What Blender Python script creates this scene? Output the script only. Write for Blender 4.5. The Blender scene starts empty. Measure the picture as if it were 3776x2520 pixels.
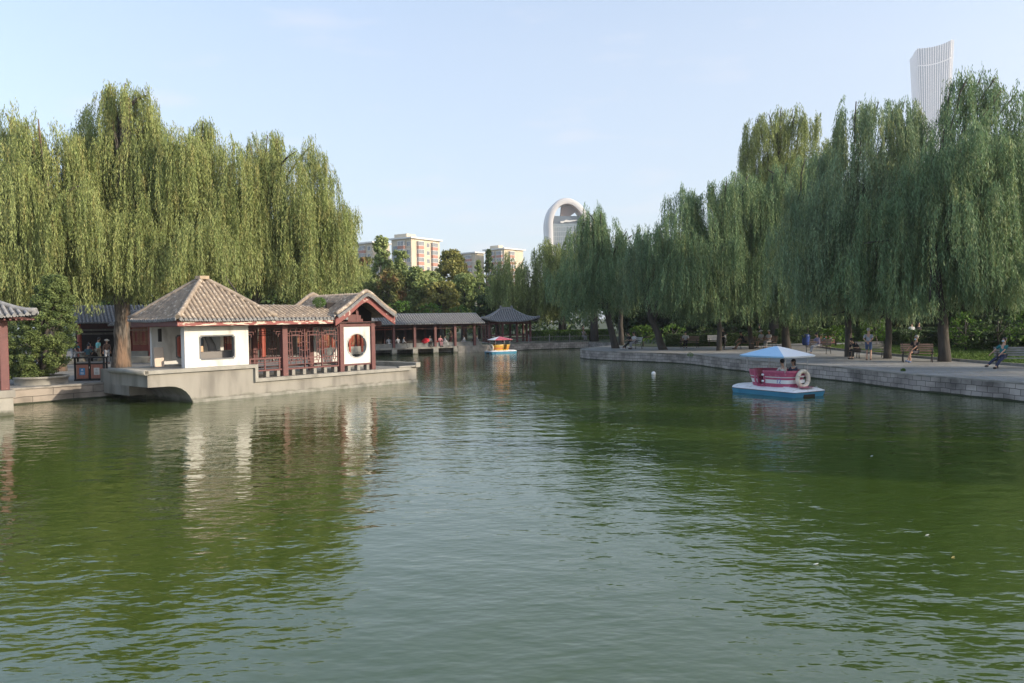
import bpy, bmesh, math, random
import numpy as np
from mathutils import Vector, Matrix
# ------------------------------------------------------------------ camera, sky, sun, exposure
SC = bpy.context.scene
COL = SC.collection
R = math.radians
FPX = 2900.0; CAMZ = 3.15; ROLL = R(0.9); PITCH = math.atan(81 / 2900)
_F = Vector((0, math.cos(PITCH), -math.sin(PITCH))); _U = Vector((0, math.sin(PITCH), math.cos(PITCH))); _R = Vector((1, 0, 0))
_R2 = _R * math.cos(ROLL) - _U * math.sin(ROLL); _U2 = _U * math.cos(ROLL) + _R * math.sin(ROLL)
cam_d = bpy.data.cameras.new('camera'); cam = bpy.data.objects.new('camera', cam_d); COL.objects.link(cam)
cam_d.sensor_width = 36; cam_d.lens = FPX / 3776 * 36; cam_d.clip_start = 0.2; cam_d.clip_end = 12000
_m = Matrix((_R2, _U2, -_F)).transposed().to_4x4(); _m.translation = Vector((0, 0, CAMZ)); cam.matrix_world = _m
SC.camera = cam
SUN_AZ = 112.0; SUN_EL = 19.0        # azimuth clockwise from the view axis (+Y)
w = bpy.data.worlds.new('World'); SC.world = w; w.use_nodes = True
nt = w.node_tree; nt.nodes.clear()
sky = nt.nodes.new('ShaderNodeTexSky'); sky.sky_type = 'NISHITA'; sky.sun_disc = False
sky.sun_elevation = R(SUN_EL); sky.sun_rotation = R(SUN_AZ); sky.air_density = 1.0; sky.dust_density = 1.6; sky.ozone_density = 1.0; sky.altitude = 50
bg = nt.nodes.new('ShaderNodeBackground'); bg.inputs[1].default_value = 0.15
wo = nt.nodes.new('ShaderNodeOutputWorld')
# faint summer-evening haze: whitens the lower sky, plus a few very thin pink clouds
tc = nt.nodes.new('ShaderNodeTexCoord'); sep = nt.nodes.new('ShaderNodeSeparateXYZ'); nt.links.new(tc.outputs['Generated'], sep.inputs[0])
mr = nt.nodes.new('ShaderNodeMapRange'); mr.inputs[1].default_value = 0.0; mr.inputs[2].default_value = 0.5; mr.inputs[3].default_value = 0.75; mr.inputs[4].default_value = 0.12
nt.links.new(sep.outputs['Z'], mr.inputs[0])
mx = nt.nodes.new('ShaderNodeMix'); mx.data_type = 'RGBA'
nt.links.new(mr.outputs[0], mx.inputs['Factor']); nt.links.new(sky.outputs[0], mx.inputs['A'])
SKY_HAZE = mx.inputs['B']; SKY_HAZE.default_value = (2.35, 2.55, 3.0, 1)
mp = nt.nodes.new('ShaderNodeMapping'); mp.inputs['Scale'].default_value = (3, 3, 14); nt.links.new(tc.outputs['Generated'], mp.inputs[0])
cn = nt.nodes.new('ShaderNodeTexNoise'); cn.inputs['Scale'].default_value = 2.2; cn.inputs['Detail'].default_value = 6; nt.links.new(mp.outputs[0], cn.inputs['Vector'])
cr = nt.nodes.new('ShaderNodeMapRange'); cr.inputs[1].default_value = 0.58; cr.inputs[2].default_value = 0.8; cr.inputs[3].default_value = 0; cr.inputs[4].default_value = 0.35; nt.links.new(cn.outputs[0], cr.inputs[0])
mc = nt.nodes.new('ShaderNodeMix'); mc.data_type = 'RGBA'; nt.links.new(cr.outputs[0], mc.inputs['Factor']); nt.links.new(mx.outputs['Result'], mc.inputs['A']); mc.inputs['B'].default_value = (3.4, 3.2, 3.3, 1)
nt.links.new(mc.outputs['Result'], bg.inputs[0]); nt.links.new(bg.outputs[0], wo.inputs[0])
sd = bpy.data.lights.new('sun', 'SUN'); sd.energy = 2.4; sd.angle = R(0.6); sd.color = (1.0, 0.86, 0.68)
sun = bpy.data.objects.new('sun', sd); COL.objects.link(sun)
_sv = Vector((math.sin(R(SUN_AZ)) * math.cos(R(SUN_EL)), math.cos(R(SUN_AZ)) * math.cos(R(SUN_EL)), math.sin(R(SUN_EL))))
sun.rotation_euler = _sv.to_track_quat('Z', 'Y').to_euler(); sun.location = _sv * 100
SC.view_settings.view_transform = 'Standard'; SC.view_settings.look = 'None'; SC.view_settings.gamma = 1; SC.view_settings.exposure = 1.2
SC.cycles.max_bounces = 6; SC.cycles.diffuse_bounces = 3; SC.cycles.glossy_bounces = 3; SC.cycles.transmission_bounces = 3; SC.cycles.transparent_max_bounces = 6

# ------------------------------------------------------------------ helpers
def ray(px, py):
    return _F + _R2 * ((px - 1888) / FPX) - _U2 * ((py - 1260) / FPX)
def G(px, py, z=0.0):                # point on the level z seen at a photo pixel
    d = ray(px, py); t = (z - CAMZ) / d.z; return Vector((d.x * t, d.y * t, z))
def A(px, py, Y):                    # point at distance Y
    d = ray(px, py); t = Y / d.y; return Vector((d.x * t, Y, CAMZ + d.z * t))
GZ = 0.66                            # level of the banks above the water

def tag(o, label=None, cat=None, group=None, kind=None):
    if label: o['label'] = label
    if cat: o['category'] = cat
    if group: o['group'] = group
    if kind: o['kind'] = kind
    return o
def thing(name, label, cat, loc=(0, 0, 0), rz=0.0, group=None):
    o = bpy.data.objects.new(name, None); COL.objects.link(o); o.empty_display_size = 0.2
    o.location = loc; o.rotation_euler = (0, 0, rz)
    return tag(o, label, cat, group)
def kids(o): return [c for c in o.children]
def copy_tree(o, parent=None):
    c = o.copy(); COL.objects.link(c); c.parent = parent
    for ch in kids(o): copy_tree(ch, c)
    return c

_mats = {}
def mat(name, col, rough=0.8, col2=None, scale=3.0, bump=0.0, bscale=None, metal=0.0, spec=None, trans=0.0, detail=4.0, lo=0.35, hi=0.65, col3=None, scale3=1.0, lo3=.55, hi3=.7, stretch=(1, 1, 1), island=0.0, coat=0.0, wet=False):
    if name in _mats: return _mats[name]
    m = bpy.data.materials.new(name); m.use_nodes = True; t = m.node_tree; n = t.nodes; L = t.links
    b = n['Principled BSDF']; b.inputs['Roughness'].default_value = rough; b.inputs['Metallic'].default_value = metal
    b.inputs['Base Color'].default_value = (*col, 1)
    if spec is not None: b.inputs['Specular IOR Level'].default_value = spec
    if coat: b.inputs['Coat Weight'].default_value = coat
    out = None
    if col2 is not None or bump or col3 is not None:
        c = n.new('ShaderNodeTexCoord'); mpn = n.new('ShaderNodeMapping'); mpn.inputs['Scale'].default_value = stretch
        L.new(c.outputs['Object'], mpn.inputs[0])
    if col2 is not None:
        nz = n.new('ShaderNodeTexNoise'); nz.inputs['Scale'].default_value = scale; nz.inputs['Detail'].default_value = detail; L.new(mpn.outputs[0], nz.inputs['Vector'])
        mrn = n.new('ShaderNodeMapRange'); mrn.inputs[1].default_value = lo; mrn.inputs[2].default_value = hi; L.new(nz.outputs[0], mrn.inputs[0])
        mxn = n.new('ShaderNodeMix'); mxn.data_type = 'RGBA'; mxn.inputs['A'].default_value = (*col, 1); mxn.inputs['B'].default_value = (*col2, 1)
        L.new(mrn.outputs[0], mxn.inputs['Factor']); out = mxn.outputs['Result']
    if col3 is not None:
        nz = n.new('ShaderNodeTexNoise'); nz.inputs['Scale'].default_value = scale3; nz.inputs['Detail'].default_value = 6; L.new(mpn.outputs[0], nz.inputs['Vector'])
        mrn = n.new('ShaderNodeMapRange'); mrn.inputs[1].default_value = lo3; mrn.inputs[2].default_value = hi3; L.new(nz.outputs[0], mrn.inputs[0])
        mxn = n.new('ShaderNodeMix'); mxn.data_type = 'RGBA'; mxn.inputs['B'].default_value = (*col3, 1); mxn.inputs['A'].default_value = (*col, 1)
        if out: L.new(out, mxn.inputs['A'])
        L.new(mrn.outputs[0], mxn.inputs['Factor']); out = mxn.outputs['Result']
    if island:
        g = n.new('ShaderNodeNewGeometry'); hs = n.new('ShaderNodeHueSaturation')
        mrn = n.new('ShaderNodeMapRange'); mrn.inputs[3].default_value = 1 - island; mrn.inputs[4].default_value = 1 + island
        L.new(g.outputs['Random Per Island'], mrn.inputs[0]); L.new(mrn.outputs[0], hs.inputs['Value'])
        if out: L.new(out, hs.inputs['Color'])
        else: hs.inputs['Color'].default_value = (*col, 1)
        out = hs.outputs[0]
    if wet:
        g = n.new('ShaderNodeNewGeometry'); sp = n.new('ShaderNodeSeparateXYZ'); L.new(g.outputs['Position'], sp.inputs[0]); nw = n.new('ShaderNodeTexNoise'); nw.inputs['Scale'].default_value = 2.5; nw.inputs['Detail'].default_value = 6; L.new(g.outputs['Position'], nw.inputs['Vector'])
        ad = n.new('ShaderNodeMath'); ad.operation = 'MULTIPLY_ADD'; L.new(nw.outputs[0], ad.inputs[0]); ad.inputs[1].default_value = -.35; L.new(sp.outputs['Z'], ad.inputs[2])
        mw = n.new('ShaderNodeMapRange'); mw.inputs[1].default_value = -.12; mw.inputs[2].default_value = .02; mw.inputs[3].default_value = .85; mw.inputs[4].default_value = 0; L.new(ad.outputs[0], mw.inputs[0])
        mq = n.new('ShaderNodeMix'); mq.data_type = 'RGBA'; L.new(mw.outputs[0], mq.inputs['Factor']); L.new(out, mq.inputs['A']); mq.inputs['B'].default_value = (.055, .06, .035, 1); out = mq.outputs['Result']
    if out: L.new(out, b.inputs['Base Color'])
    if bump:
        nb = n.new('ShaderNodeTexNoise'); nb.inputs['Scale'].default_value = bscale or scale * 2; nb.inputs['Detail'].default_value = 5; L.new(mpn.outputs[0], nb.inputs['Vector'])
        bp = n.new('ShaderNodeBump'); bp.inputs['Strength'].default_value = 1; bp.inputs['Distance'].default_value = bump
        L.new(nb.outputs[0], bp.inputs['Height']); L.new(bp.outputs[0], b.inputs['Normal'])
    if trans:
        tr = n.new('ShaderNodeBsdfTranslucent'); ms = n.new('ShaderNodeMixShader'); ms.inputs[0].default_value = trans
        if out: L.new(out, tr.inputs[0])
        else: tr.inputs[0].default_value = (*col, 1)
        L.new(b.outputs[0], ms.inputs[1]); L.new(tr.outputs[0], ms.inputs[2]); L.new(ms.outputs[0], n['Material Output'].inputs[0])
    _mats[name] = m
    return m

class MB:
    """collects boxes, tubes and sheets into one mesh"""
    def __init__(s): s.v = []; s.f = []; s.mi = []; s.sm = []; s.m = 0; s.smooth = False
    def add(s, vs, fs):
        o = len(s.v); s.v += [tuple(p) for p in vs]
        for q in fs: s.f.append([o + i for i in q]); s.mi.append(s.m); s.sm.append(s.smooth)
        return s
    def box(s, x0, x1, y0, y1, z0, z1):
        return s.add([(x0, y0, z0), (x1, y0, z0), (x1, y1, z0), (x0, y1, z0), (x0, y0, z1), (x1, y0, z1), (x1, y1, z1), (x0, y1, z1)],
                     [(3, 2, 1, 0), (4, 5, 6, 7), (0, 1, 5, 4), (1, 2, 6, 5), (2, 3, 7, 6), (3, 0, 4, 7)])
    def bar(s, a, b, w_, h_=None, up=(0, 0, 1)):
        a = Vector(a); b = Vector(b); d = (b - a).normalized(); u = Vector(up)
        if abs(d.dot(u)) > 0.98: u = Vector((1, 0, 0))
        sx = d.cross(u).normalized() * (w_ / 2); sz = sx.cross(d).normalized() * ((h_ or w_) / 2)
        vs = [a - sx - sz, a + sx - sz, a + sx + sz, a - sx + sz, b - sx - sz, b + sx - sz, b + sx + sz, b - sx + sz]
        return s.add(vs, [(0, 1, 2, 3), (7, 6, 5, 4), (0, 4, 5, 1), (1, 5, 6, 2), (2, 6, 7, 3), (3, 7, 4, 0)])
    def tube(s, pts, rad, n=8, caps=True, closed=False):
        pts = [Vector(p) for p in pts]; k = len(pts)
        if not hasattr(rad, '__len__'): rad = [rad] * k
        vs = []; prev = None
        for i, p in enumerate(pts):
            if closed: d = (pts[(i + 1) % k] - pts[i - 1]).normalized()
            else: d = (pts[min(i + 1, k - 1)] - pts[max(i - 1, 0)]).normalized()
            if prev is None:
                u = d.cross(Vector((0, 0, 1)));
                if u.length < 1e-3: u = d.cross(Vector((0, 1, 0)))
            else: u = prev - d * prev.dot(d)
            u.normalize(); prev = u; v2 = d.cross(u)
            for j in range(n):
                a = 2 * math.pi * j / n; vs.append(p + (u * math.cos(a) + v2 * math.sin(a)) * rad[i])
        fs = []
        for i in range(k if closed else k - 1):
            i2 = (i + 1) % k
            for j in range(n): fs.append((i * n + j, i * n + (j + 1) % n, i2 * n + (j + 1) % n, i2 * n + j))
        sm = s.smooth; s.smooth = True; s.add(vs, fs); s.smooth = sm
        if caps and not closed: s.f.append([len(s.v) - k * n + j for j in range(n)][::-1]); s.mi.append(s.m); s.sm.append(False); s.f.append([len(s.v) - n + j for j in range(n)]); s.mi.append(s.m); s.sm.append(False)
        return s
    def halftube(s, pts, rad, ups, n=5, cap0=True):
        """half-round cover tile row along pts; ups: surface normals"""
        pts = [Vector(p) for p in pts]; k = len(pts); vs = []
        if not hasattr(rad, '__len__'): rad = [rad] * k
        for i, p in enumerate(pts):
            d = (pts[min(i + 1, k - 1)] - pts[max(i - 1, 0)]).normalized(); u = Vector(ups[i] if isinstance(ups, list) else ups)
            sx = d.cross(u).normalized(); un = sx.cross(d).normalized()
            for j in range(n + 1):
                a = math.pi * j / n; vs.append(p + (sx * math.cos(a) + un * math.sin(a)) * rad[i])
        m_ = n + 1
        fs = [(i * m_ + j, i * m_ + j + 1, (i + 1) * m_ + j + 1, (i + 1) * m_ + j) for i in range(k - 1) for j in range(n)]
        sm = s.smooth; s.smooth = True; s.add(vs, fs); s.smooth = sm
        if cap0: s.add(vs[:m_], [tuple(range(m_))]); s.add(vs[-m_:], [tuple(range(m_))[::-1]])
        return s
    def lathe(s, prof, c=(0, 0, 0), n=16, axis='z'):
        vs = []; k = len(prof)
        for r_, z in prof:
            for j in range(n):
                a = 2 * math.pi * j / n; x, y = r_ * math.cos(a), r_ * math.sin(a)
                q = (x, y, z) if axis == 'z' else ((x, z, y) if axis == 'y' else (z, x, y))
                vs.append((q[0] + c[0], q[1] + c[1], q[2] + c[2]))
        sm = s.smooth; s.smooth = True
        s.add(vs, [(i * n + j, i * n + (j + 1) % n, (i + 1) * n + (j + 1) % n, (i + 1) * n + j) for i in range(k - 1) for j in range(n)]); s.smooth = sm
        s.add(vs[:n], [tuple(range(n))[::-1]]); s.add(vs[-n:], [tuple(range(n))])
        return s
    def ball(s, c, rx, ry=None, rz=None, n=12, k=8):
        ry = ry or rx; rz = rz or rx; vs = []
        for i in range(k + 1):
            t = math.pi * i / k
            for j in range(n):
                a = 2 * math.pi * j / n; vs.append((c[0] + rx * math.sin(t) * math.cos(a), c[1] + ry * math.sin(t) * math.sin(a), c[2] - rz * math.cos(t)))
        sm = s.smooth; s.smooth = True
        s.add(vs, [(i * n + j, i * n + (j + 1) % n, (i + 1) * n + (j + 1) % n, (i + 1) * n + j) for i in range(k) for j in range(n)]); s.smooth = sm
        return s
    def prism(s, poly, z0, z1, ax='z'):
        def P(a, b, c): return (a, b, c) if ax == 'z' else ((a, c, b) if ax == 'y' else (c, a, b))
        n = len(poly); vs = [P(a, b, z0) for a, b in poly] + [P(a, b, z1) for a, b in poly]
        return s.add(vs, [tuple(range(n))[::-1], tuple(range(n, 2 * n))] + [(i, (i + 1) % n, n + (i + 1) % n, n + i) for i in range(n)])
    def holed(s, x0, x1, z0, z1, hole, y0, y1):
        """wall panel in the xz plane from y0 to y1 with a star-shaped hole (list of xz)"""
        cx = sum(h[0] for h in hole) / len(hole); cz = sum(h[1] for h in hole) / len(hole)
        def hit(poly, a):
            dx, dz = math.cos(a), math.sin(a); best = None
            for i in range(len(poly)):
                (ax, az), (bx, bz) = poly[i], poly[(i + 1) % len(poly)]
                ex, ez = bx - ax, bz - az; den = dx * ez - dz * ex
                if abs(den) < 1e-12: continue
                t = ((ax - cx) * ez - (az - cz) * ex) / den; u_ = ((ax - cx) * dz - (az - cz) * dx) / den
                if t > 0 and -1e-6 <= u_ <= 1 + 1e-6: best = t if best is None else max(best, t)
            return (cx + dx * best, cz + dz * best)
        rect = [(x0, z0), (x1, z0), (x1, z1), (x0, z1)]
        an = set()
        for q in hole + rect: an.add(round(math.atan2(q[1] - cz, q[0] - cx), 6))
        an = sorted(an); n = len(an); I = []; O = []
        hd = {round(math.atan2(q[1] - cz, q[0] - cx), 6): q for q in hole}
        rd = {round(math.atan2(q[1] - cz, q[0] - cx), 6): q for q in rect}
        for a in an: I.append(hd.get(a) or hit(hole, a)); O.append(rd.get(a) or hit(rect, a))
        vs = [(p[0], y0, p[1]) for p in I] + [(p[0], y0, p[1]) for p in O] + [(p[0], y1, p[1]) for p in I] + [(p[0], y1, p[1]) for p in O]
        fs = []
        for i in range(n):
            j = (i + 1) % n
            fs += [(i, j, n + j, n + i), (2 * n + i, 3 * n + i, 3 * n + j, 2 * n + j), (i, 2 * n + i, 2 * n + j, j), (n + i, n + j, 3 * n + j, 3 * n + i)]
        return s.add(vs, fs)
    def text(s, *a): return s
    def build(s, name, mats, parent=None, loc=None, rot=None, bevel=0):
        me = bpy.data.meshes.new(name); me.from_pydata(s.v, [], s.f)
        if not isinstance(mats, (list, tuple)): mats = [mats]
        for m_ in mats: me.materials.append(m_)
        me.polygons.foreach_set('material_index', s.mi); me.polygons.foreach_set('use_smooth', s.sm); me.update()
        o = bpy.data.objects.new(name, me); COL.objects.link(o)
        if parent is not None: o.parent = parent
        if loc is not None: o.location = loc
        if rot is not None: o.rotation_euler = rot
        if bevel:
            bv = o.modifiers.new('bevel', 'BEVEL'); bv.width = bevel; bv.segments = 1; bv.limit_method = 'ANGLE'
        return o

def quads_obj(name, V, mats, parent=None, midx=None):
    """V: (n,4,3) array of leaf quads -> one mesh"""
    n = len(V); me = bpy.data.meshes.new(name)
    me.vertices.add(n * 4); me.vertices.foreach_set('co', V.reshape(-1).astype(np.float32))
    me.loops.add(n * 4); me.loops.foreach_set('vertex_index', np.arange(n * 4, dtype=np.int32))
    me.polygons.add(n); me.polygons.foreach_set('loop_start', np.arange(0, n * 4, 4, dtype=np.int32))
    try: me.polygons.foreach_set('loop_total', np.full(n, 4, dtype=np.int32))
    except Exception: pass
    if not isinstance(mats, (list, tuple)): mats = [mats]
    for m_ in mats: me.materials.append(m_)
    if midx is not None: me.polygons.foreach_set('material_index', midx.astype(np.int32))
    me.update(calc_edges=True)
    o = bpy.data.objects.new(name, me); COL.objects.link(o)
    if parent is not None: o.parent = parent
    return o
rnd = random.Random(7); rng = np.random.default_rng(11)
# ------------------------------------------------------------------ materials of the setting
M_stone = mat('stone', (.30, .28, .25), .9, (.20, .19, .17), 2.5, bump=.004, bscale=30, col3=(.13, .125, .11), scale3=1.3)
M_conc = mat('concrete', (.29, .275, .24), .9, (.235, .222, .195), 1.6, bump=.003, bscale=25, col3=(.17, .16, .14), scale3=1.6, lo3=.5, hi3=.72, stretch=(1, 1, .22), wet=True)
M_conc2 = mat('concrete_coping', (.33, .315, .275), .9, (.26, .25, .22), 2.2, bump=.003, bscale=20, wet=True, col3=(.19, .18, .155), scale3=1.4)
def mat_blocks(name, c1, c2, mortar, bw, bh, warm=0):
    m = bpy.data.materials.new(name); m.use_nodes = True; t = m.node_tree; n = t.nodes; L = t.links; b = n['Principled BSDF']; b.inputs['Roughness'].default_value = .9
    uv = n.new('ShaderNodeUVMap'); br = n.new('ShaderNodeTexBrick'); br.inputs['Color1'].default_value = (*c1, 1); br.inputs['Color2'].default_value = (*c2, 1); br.inputs['Mortar'].default_value = (*mortar, 1)
    br.inputs['Scale'].default_value = 1; br.inputs['Brick Width'].default_value = bw; br.inputs['Row Height'].default_value = bh; br.inputs['Mortar Size'].default_value = .011; br.inputs['Mortar Smooth'].default_value = .3; br.inputs['Bias'].default_value = 0
    nzw = n.new('ShaderNodeTexNoise'); nzw.inputs['Scale'].default_value = 2.0; L.new(uv.outputs[0], nzw.inputs['Vector'])
    mw = n.new('ShaderNodeMix'); mw.data_type = 'RGBA'; mw.blend_type = 'LINEAR_LIGHT'; mw.inputs['Factor'].default_value = .045; L.new(uv.outputs[0], mw.inputs['A']); L.new(nzw.outputs['Color'], mw.inputs['B']); L.new(mw.outputs['Result'], br.inputs['Vector'])
    nz = n.new('ShaderNodeTexNoise'); nz.inputs['Scale'].default_value = .8; nz.inputs['Detail'].default_value = 7; L.new(uv.outputs[0], nz.inputs['Vector'])
    mrn = n.new('ShaderNodeMapRange'); mrn.inputs[1].default_value = .42; mrn.inputs[2].default_value = .68; mrn.inputs[3].default_value = 1.05; mrn.inputs[4].default_value = .38; L.new(nz.outputs[0], mrn.inputs[0])
    mu = n.new('ShaderNodeMix'); mu.data_type = 'RGBA'; mu.blend_type = 'MULTIPLY'; mu.inputs['Factor'].default_value = 1; L.new(br.outputs[0], mu.inputs['A'])
    L.new(mrn.outputs[0], mu.inputs['B'])
    # algae line just above the water
    g = n.new('ShaderNodeNewGeometry'); sp = n.new('ShaderNodeSeparateXYZ'); L.new(g.outputs['Position'], sp.inputs[0])
    na = n.new('ShaderNodeMath'); na.operation = 'MULTIPLY_ADD'; na.inputs[1].default_value = .12; L.new(nz.outputs[0], na.inputs[0]); na.inputs[2].default_value = 0.0
    lt = n.new('ShaderNodeMath'); lt.operation = 'LESS_THAN'; L.new(sp.outputs['Z'], lt.inputs[0]); L.new(na.outputs[0], lt.inputs[1])
    m2 = n.new('ShaderNodeMix'); m2.data_type = 'RGBA'; L.new(lt.outputs[0], m2.inputs['Factor']); L.new(mu.outputs['Result'], m2.inputs['A']); m2.inputs['B'].default_value = (.03, .035, .02, 1)
    L.new(m2.outputs['Result'], b.inputs['Base Color'])
    bp = n.new('ShaderNodeBump'); bp.inputs['Distance'].default_value = .012; L.new(br.outputs['Fac'], bp.inputs['Height']); bp.invert = True; L.new(bp.outputs[0], b.inputs['Normal'])
    return m
M_blockR = mat_blocks('granite_blocks', (.43, .385, .35), (.29, .26, .24), (.09, .082, .075), .46, .22)
M_blockL = mat_blocks('sandstone_blocks', (.33, .285, .24), (.25, .22, .185), (.09, .08, .07), 1.6, .29)
def mat_paving(name, c1, c2, mortar, bw, bh):
    m = bpy.data.materials.new(name); m.use_nodes = True; t = m.node_tree; n = t.nodes; L = t.links; b = n['Principled BSDF']; b.inputs['Roughness'].default_value = .85
    c = n.new('ShaderNodeTexCoord'); mpn = n.new('ShaderNodeMapping'); mpn.inputs['Rotation'].default_value = (0, 0, R(49)); L.new(c.outputs['Object'], mpn.inputs[0])
    br = n.new('ShaderNodeTexBrick'); br.inputs['Color1'].default_value = (*c1, 1); br.inputs['Color2'].default_value = (*c2, 1); br.inputs['Mortar'].default_value = (*mortar, 1)
    br.inputs['Scale'].default_value = 1; br.inputs['Brick Width'].default_value = bw; br.inputs['Row Height'].default_value = bh; br.inputs['Mortar Size'].default_value = .012; L.new(mpn.outputs[0], br.inputs['Vector'])
    nz = n.new('ShaderNodeTexNoise'); nz.inputs['Scale'].default_value = .7; nz.inputs['Detail'].default_value = 8; L.new(c.outputs['Object'], nz.inputs['Vector'])
    mrn = n.new('ShaderNodeMapRange'); mrn.inputs[1].default_value = .35; mrn.inputs[2].default_value = .7; mrn.inputs[3].default_value = 1.1; mrn.inputs[4].default_value = .7; L.new(nz.outputs[0], mrn.inputs[0])
    mu = n.new('ShaderNodeMix'); mu.data_type = 'RGBA'; mu.blend_type = 'MULTIPLY'; mu.inputs['Factor'].default_value = 1; L.new(br.outputs[0], mu.inputs['A']); L.new(mrn.outputs[0], mu.inputs['B'])
    L.new(mu.outputs['Result'], b.inputs['Base Color'])
    return m
M_pavL = mat_paving('left_paving', (.23, .225, .21), (.19, .185, .175), (.11, .11, .10), .4, .2)
M_pavR = mat_paving('promenade_paving', (.30, .295, .28), (.26, .255, .245), (.17, .17, .16), .5, .5)
M_earth = mat('earth', (.05, .07, .025), .95, (.035, .05, .018), .4)
M_grass = mat('grass', (.10, .17, .03), .9, (.07, .13, .02), .8, island=.3)
# water: opaque green body under a clear reflecting surface, bump waves of three sizes
def mat_water():
    m = bpy.data.materials.new('pond_water'); m.use_nodes = True; t = m.node_tree; n = t.nodes; L = t.links; b = n['Principled BSDF']
    b.inputs['Roughness'].default_value = .035; b.inputs['IOR'].default_value = 1.8; b.inputs['Specular IOR Level'].default_value = .5
    c = n.new('ShaderNodeTexCoord')
    nzc = n.new('ShaderNodeTexNoise'); nzc.inputs['Scale'].default_value = .12; nzc.inputs['Detail'].default_value = 3; L.new(c.outputs['Object'], nzc.inputs['Vector'])
    mc_ = n.new('ShaderNodeMix'); mc_.data_type = 'RGBA'; mc_.inputs['A'].default_value = (.036, .062, .007, 1); mc_.inputs['B'].default_value = (.044, .072, .011, 1); L.new(nzc.outputs[0], mc_.inputs['Factor']); L.new(mc_.outputs['Result'], b.inputs['Base Color'])
    def noise(scale, detail, rot, st, rough=.5):
        mpn = n.new('ShaderNodeMapping'); mpn.inputs['Rotation'].default_value = (0, 0, R(rot)); mpn.inputs['Scale'].default_value = st; L.new(c.outputs['Object'], mpn.inputs[0])
        z = n.new('ShaderNodeTexNoise'); z.inputs['Scale'].default_value = scale; z.inputs['Detail'].default_value = detail; z.inputs['Roughness'].default_value = rough; L.new(mpn.outputs[0], z.inputs['Vector']); return z
    a = noise(1.25, 3, 25, (.75, 1.15, 1)); d = noise(4.6, 2, -15, (.62, 1.2, 1)); e = noise(12.0, 2, 12, (.55, 1.2, 1)); patch = noise(.10, 2, 0, (1, 1, 1)); 
    pm = n.new('ShaderNodeMapRange'); pm.inputs[1].default_value = .35; pm.inputs[2].default_value = .65; pm.inputs[3].default_value = .35; pm.inputs[4].default_value = 1.2; L.new(patch.outputs[0], pm.inputs[0])
    def mul(x, k=None, y=None):
        q = n.new('ShaderNodeMath'); q.operation = 'MULTIPLY'; L.new(x, q.inputs[0])
        if y is not None: L.new(y, q.inputs[1])
        else: q.inputs[1].default_value = k
        return q.outputs[0]
    def add(x, y):
        q = n.new('ShaderNodeMath'); q.operation = 'ADD'; L.new(x, q.inputs[0]); L.new(y, q.inputs[1]); return q.outputs[0]
    h = add(mul(a.outputs[0], W1), mul(add(mul(d.outputs[0], W2), mul(e.outputs[0], W3)), y=pm.outputs[0]))
    bp = n.new('ShaderNodeBump'); bp.inputs['Strength'].default_value = 1; bp.inputs['Distance'].default_value = 1; L.new(h, bp.inputs['Height']); L.new(bp.outputs[0], b.inputs['Normal'])
    return m
W1, W2, W3 = .034, .0125, .0028
M_water = mat_water()

# ------------------------------------------------------------------ water, ground, quays
def sheet(name, poly, z, m, kind='structure', thick=0.0):
    bm = bmesh.new(); vs = [bm.verts.new((p[0], p[1], z)) for p in poly]; f = bm.faces.new(vs)
    if f.normal.z < 0: bmesh.ops.reverse_faces(bm, faces=[f])
    bmesh.ops.triangulate(bm, faces=bm.faces[:]); me = bpy.data.meshes.new(name); bm.to_mesh(me); bm.free(); me.materials.append(m)
    o = bpy.data.objects.new(name, me); COL.objects.link(o)
    if kind: o['kind'] = kind
    return o
water = sheet('water', [(-90, -60), (60, -60), (60, 110), (-90, 110)], 0.0, M_water)
AZ = R(41); UU = Vector((math.sin(AZ), math.cos(AZ), 0)); VV = Vector((-math.cos(AZ), math.sin(AZ), 0)); PO = Vector((-13.02, 31.47, 0))
def L2W(s, t, z=0): return PO + UU * s + VV * t + Vector((0, 0, z))
shoreR = [(30, -40), (26, -10), (23, 6), (20, 16), (18.6, 23), (17.74, 27.23), (16.96, 29.91), (16.4, 31.5), (16.0, 33.6), (15.49, 37.07), (14.5, 40.2), (12.9, 45.46), (12.35, 48.7), (11.7, 52.2), (9.78, 55.4), (7.4, 57.9), (6.0, 60.4), (5.5, 62.5), (5.9, 65.5), (7.4, 68.5), (9.5, 71.5), (10.6, 75), (10.2, 79), (8.11, 83.4)]
far = [(3.14, 81.72), (-2.39, 78.31), (-5.61, 77.13), (-12, 77.0), (-18, 76), (-23, 72), (-25, 66)]
lq = [L2W(19, 13), L2W(13, 9), L2W(9, 6.3), L2W(1.3, 5.95), L2W(-4.4, 5.8), L2W(-12, 6.0), L2W(-20, 8), L2W(-34, 18), L2W(-60, 20)]
left = [(p.x, p.y) for p in lq]
shore = shoreR + far + left
big = [(-400, -60), (-690, -60), (-690, 1640), (1090, 1640), (1090, -60)]
sheet('ground', shore + [(-70, -60)] + big[0:5] + [(60, -60)], GZ, M_earth)

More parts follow.
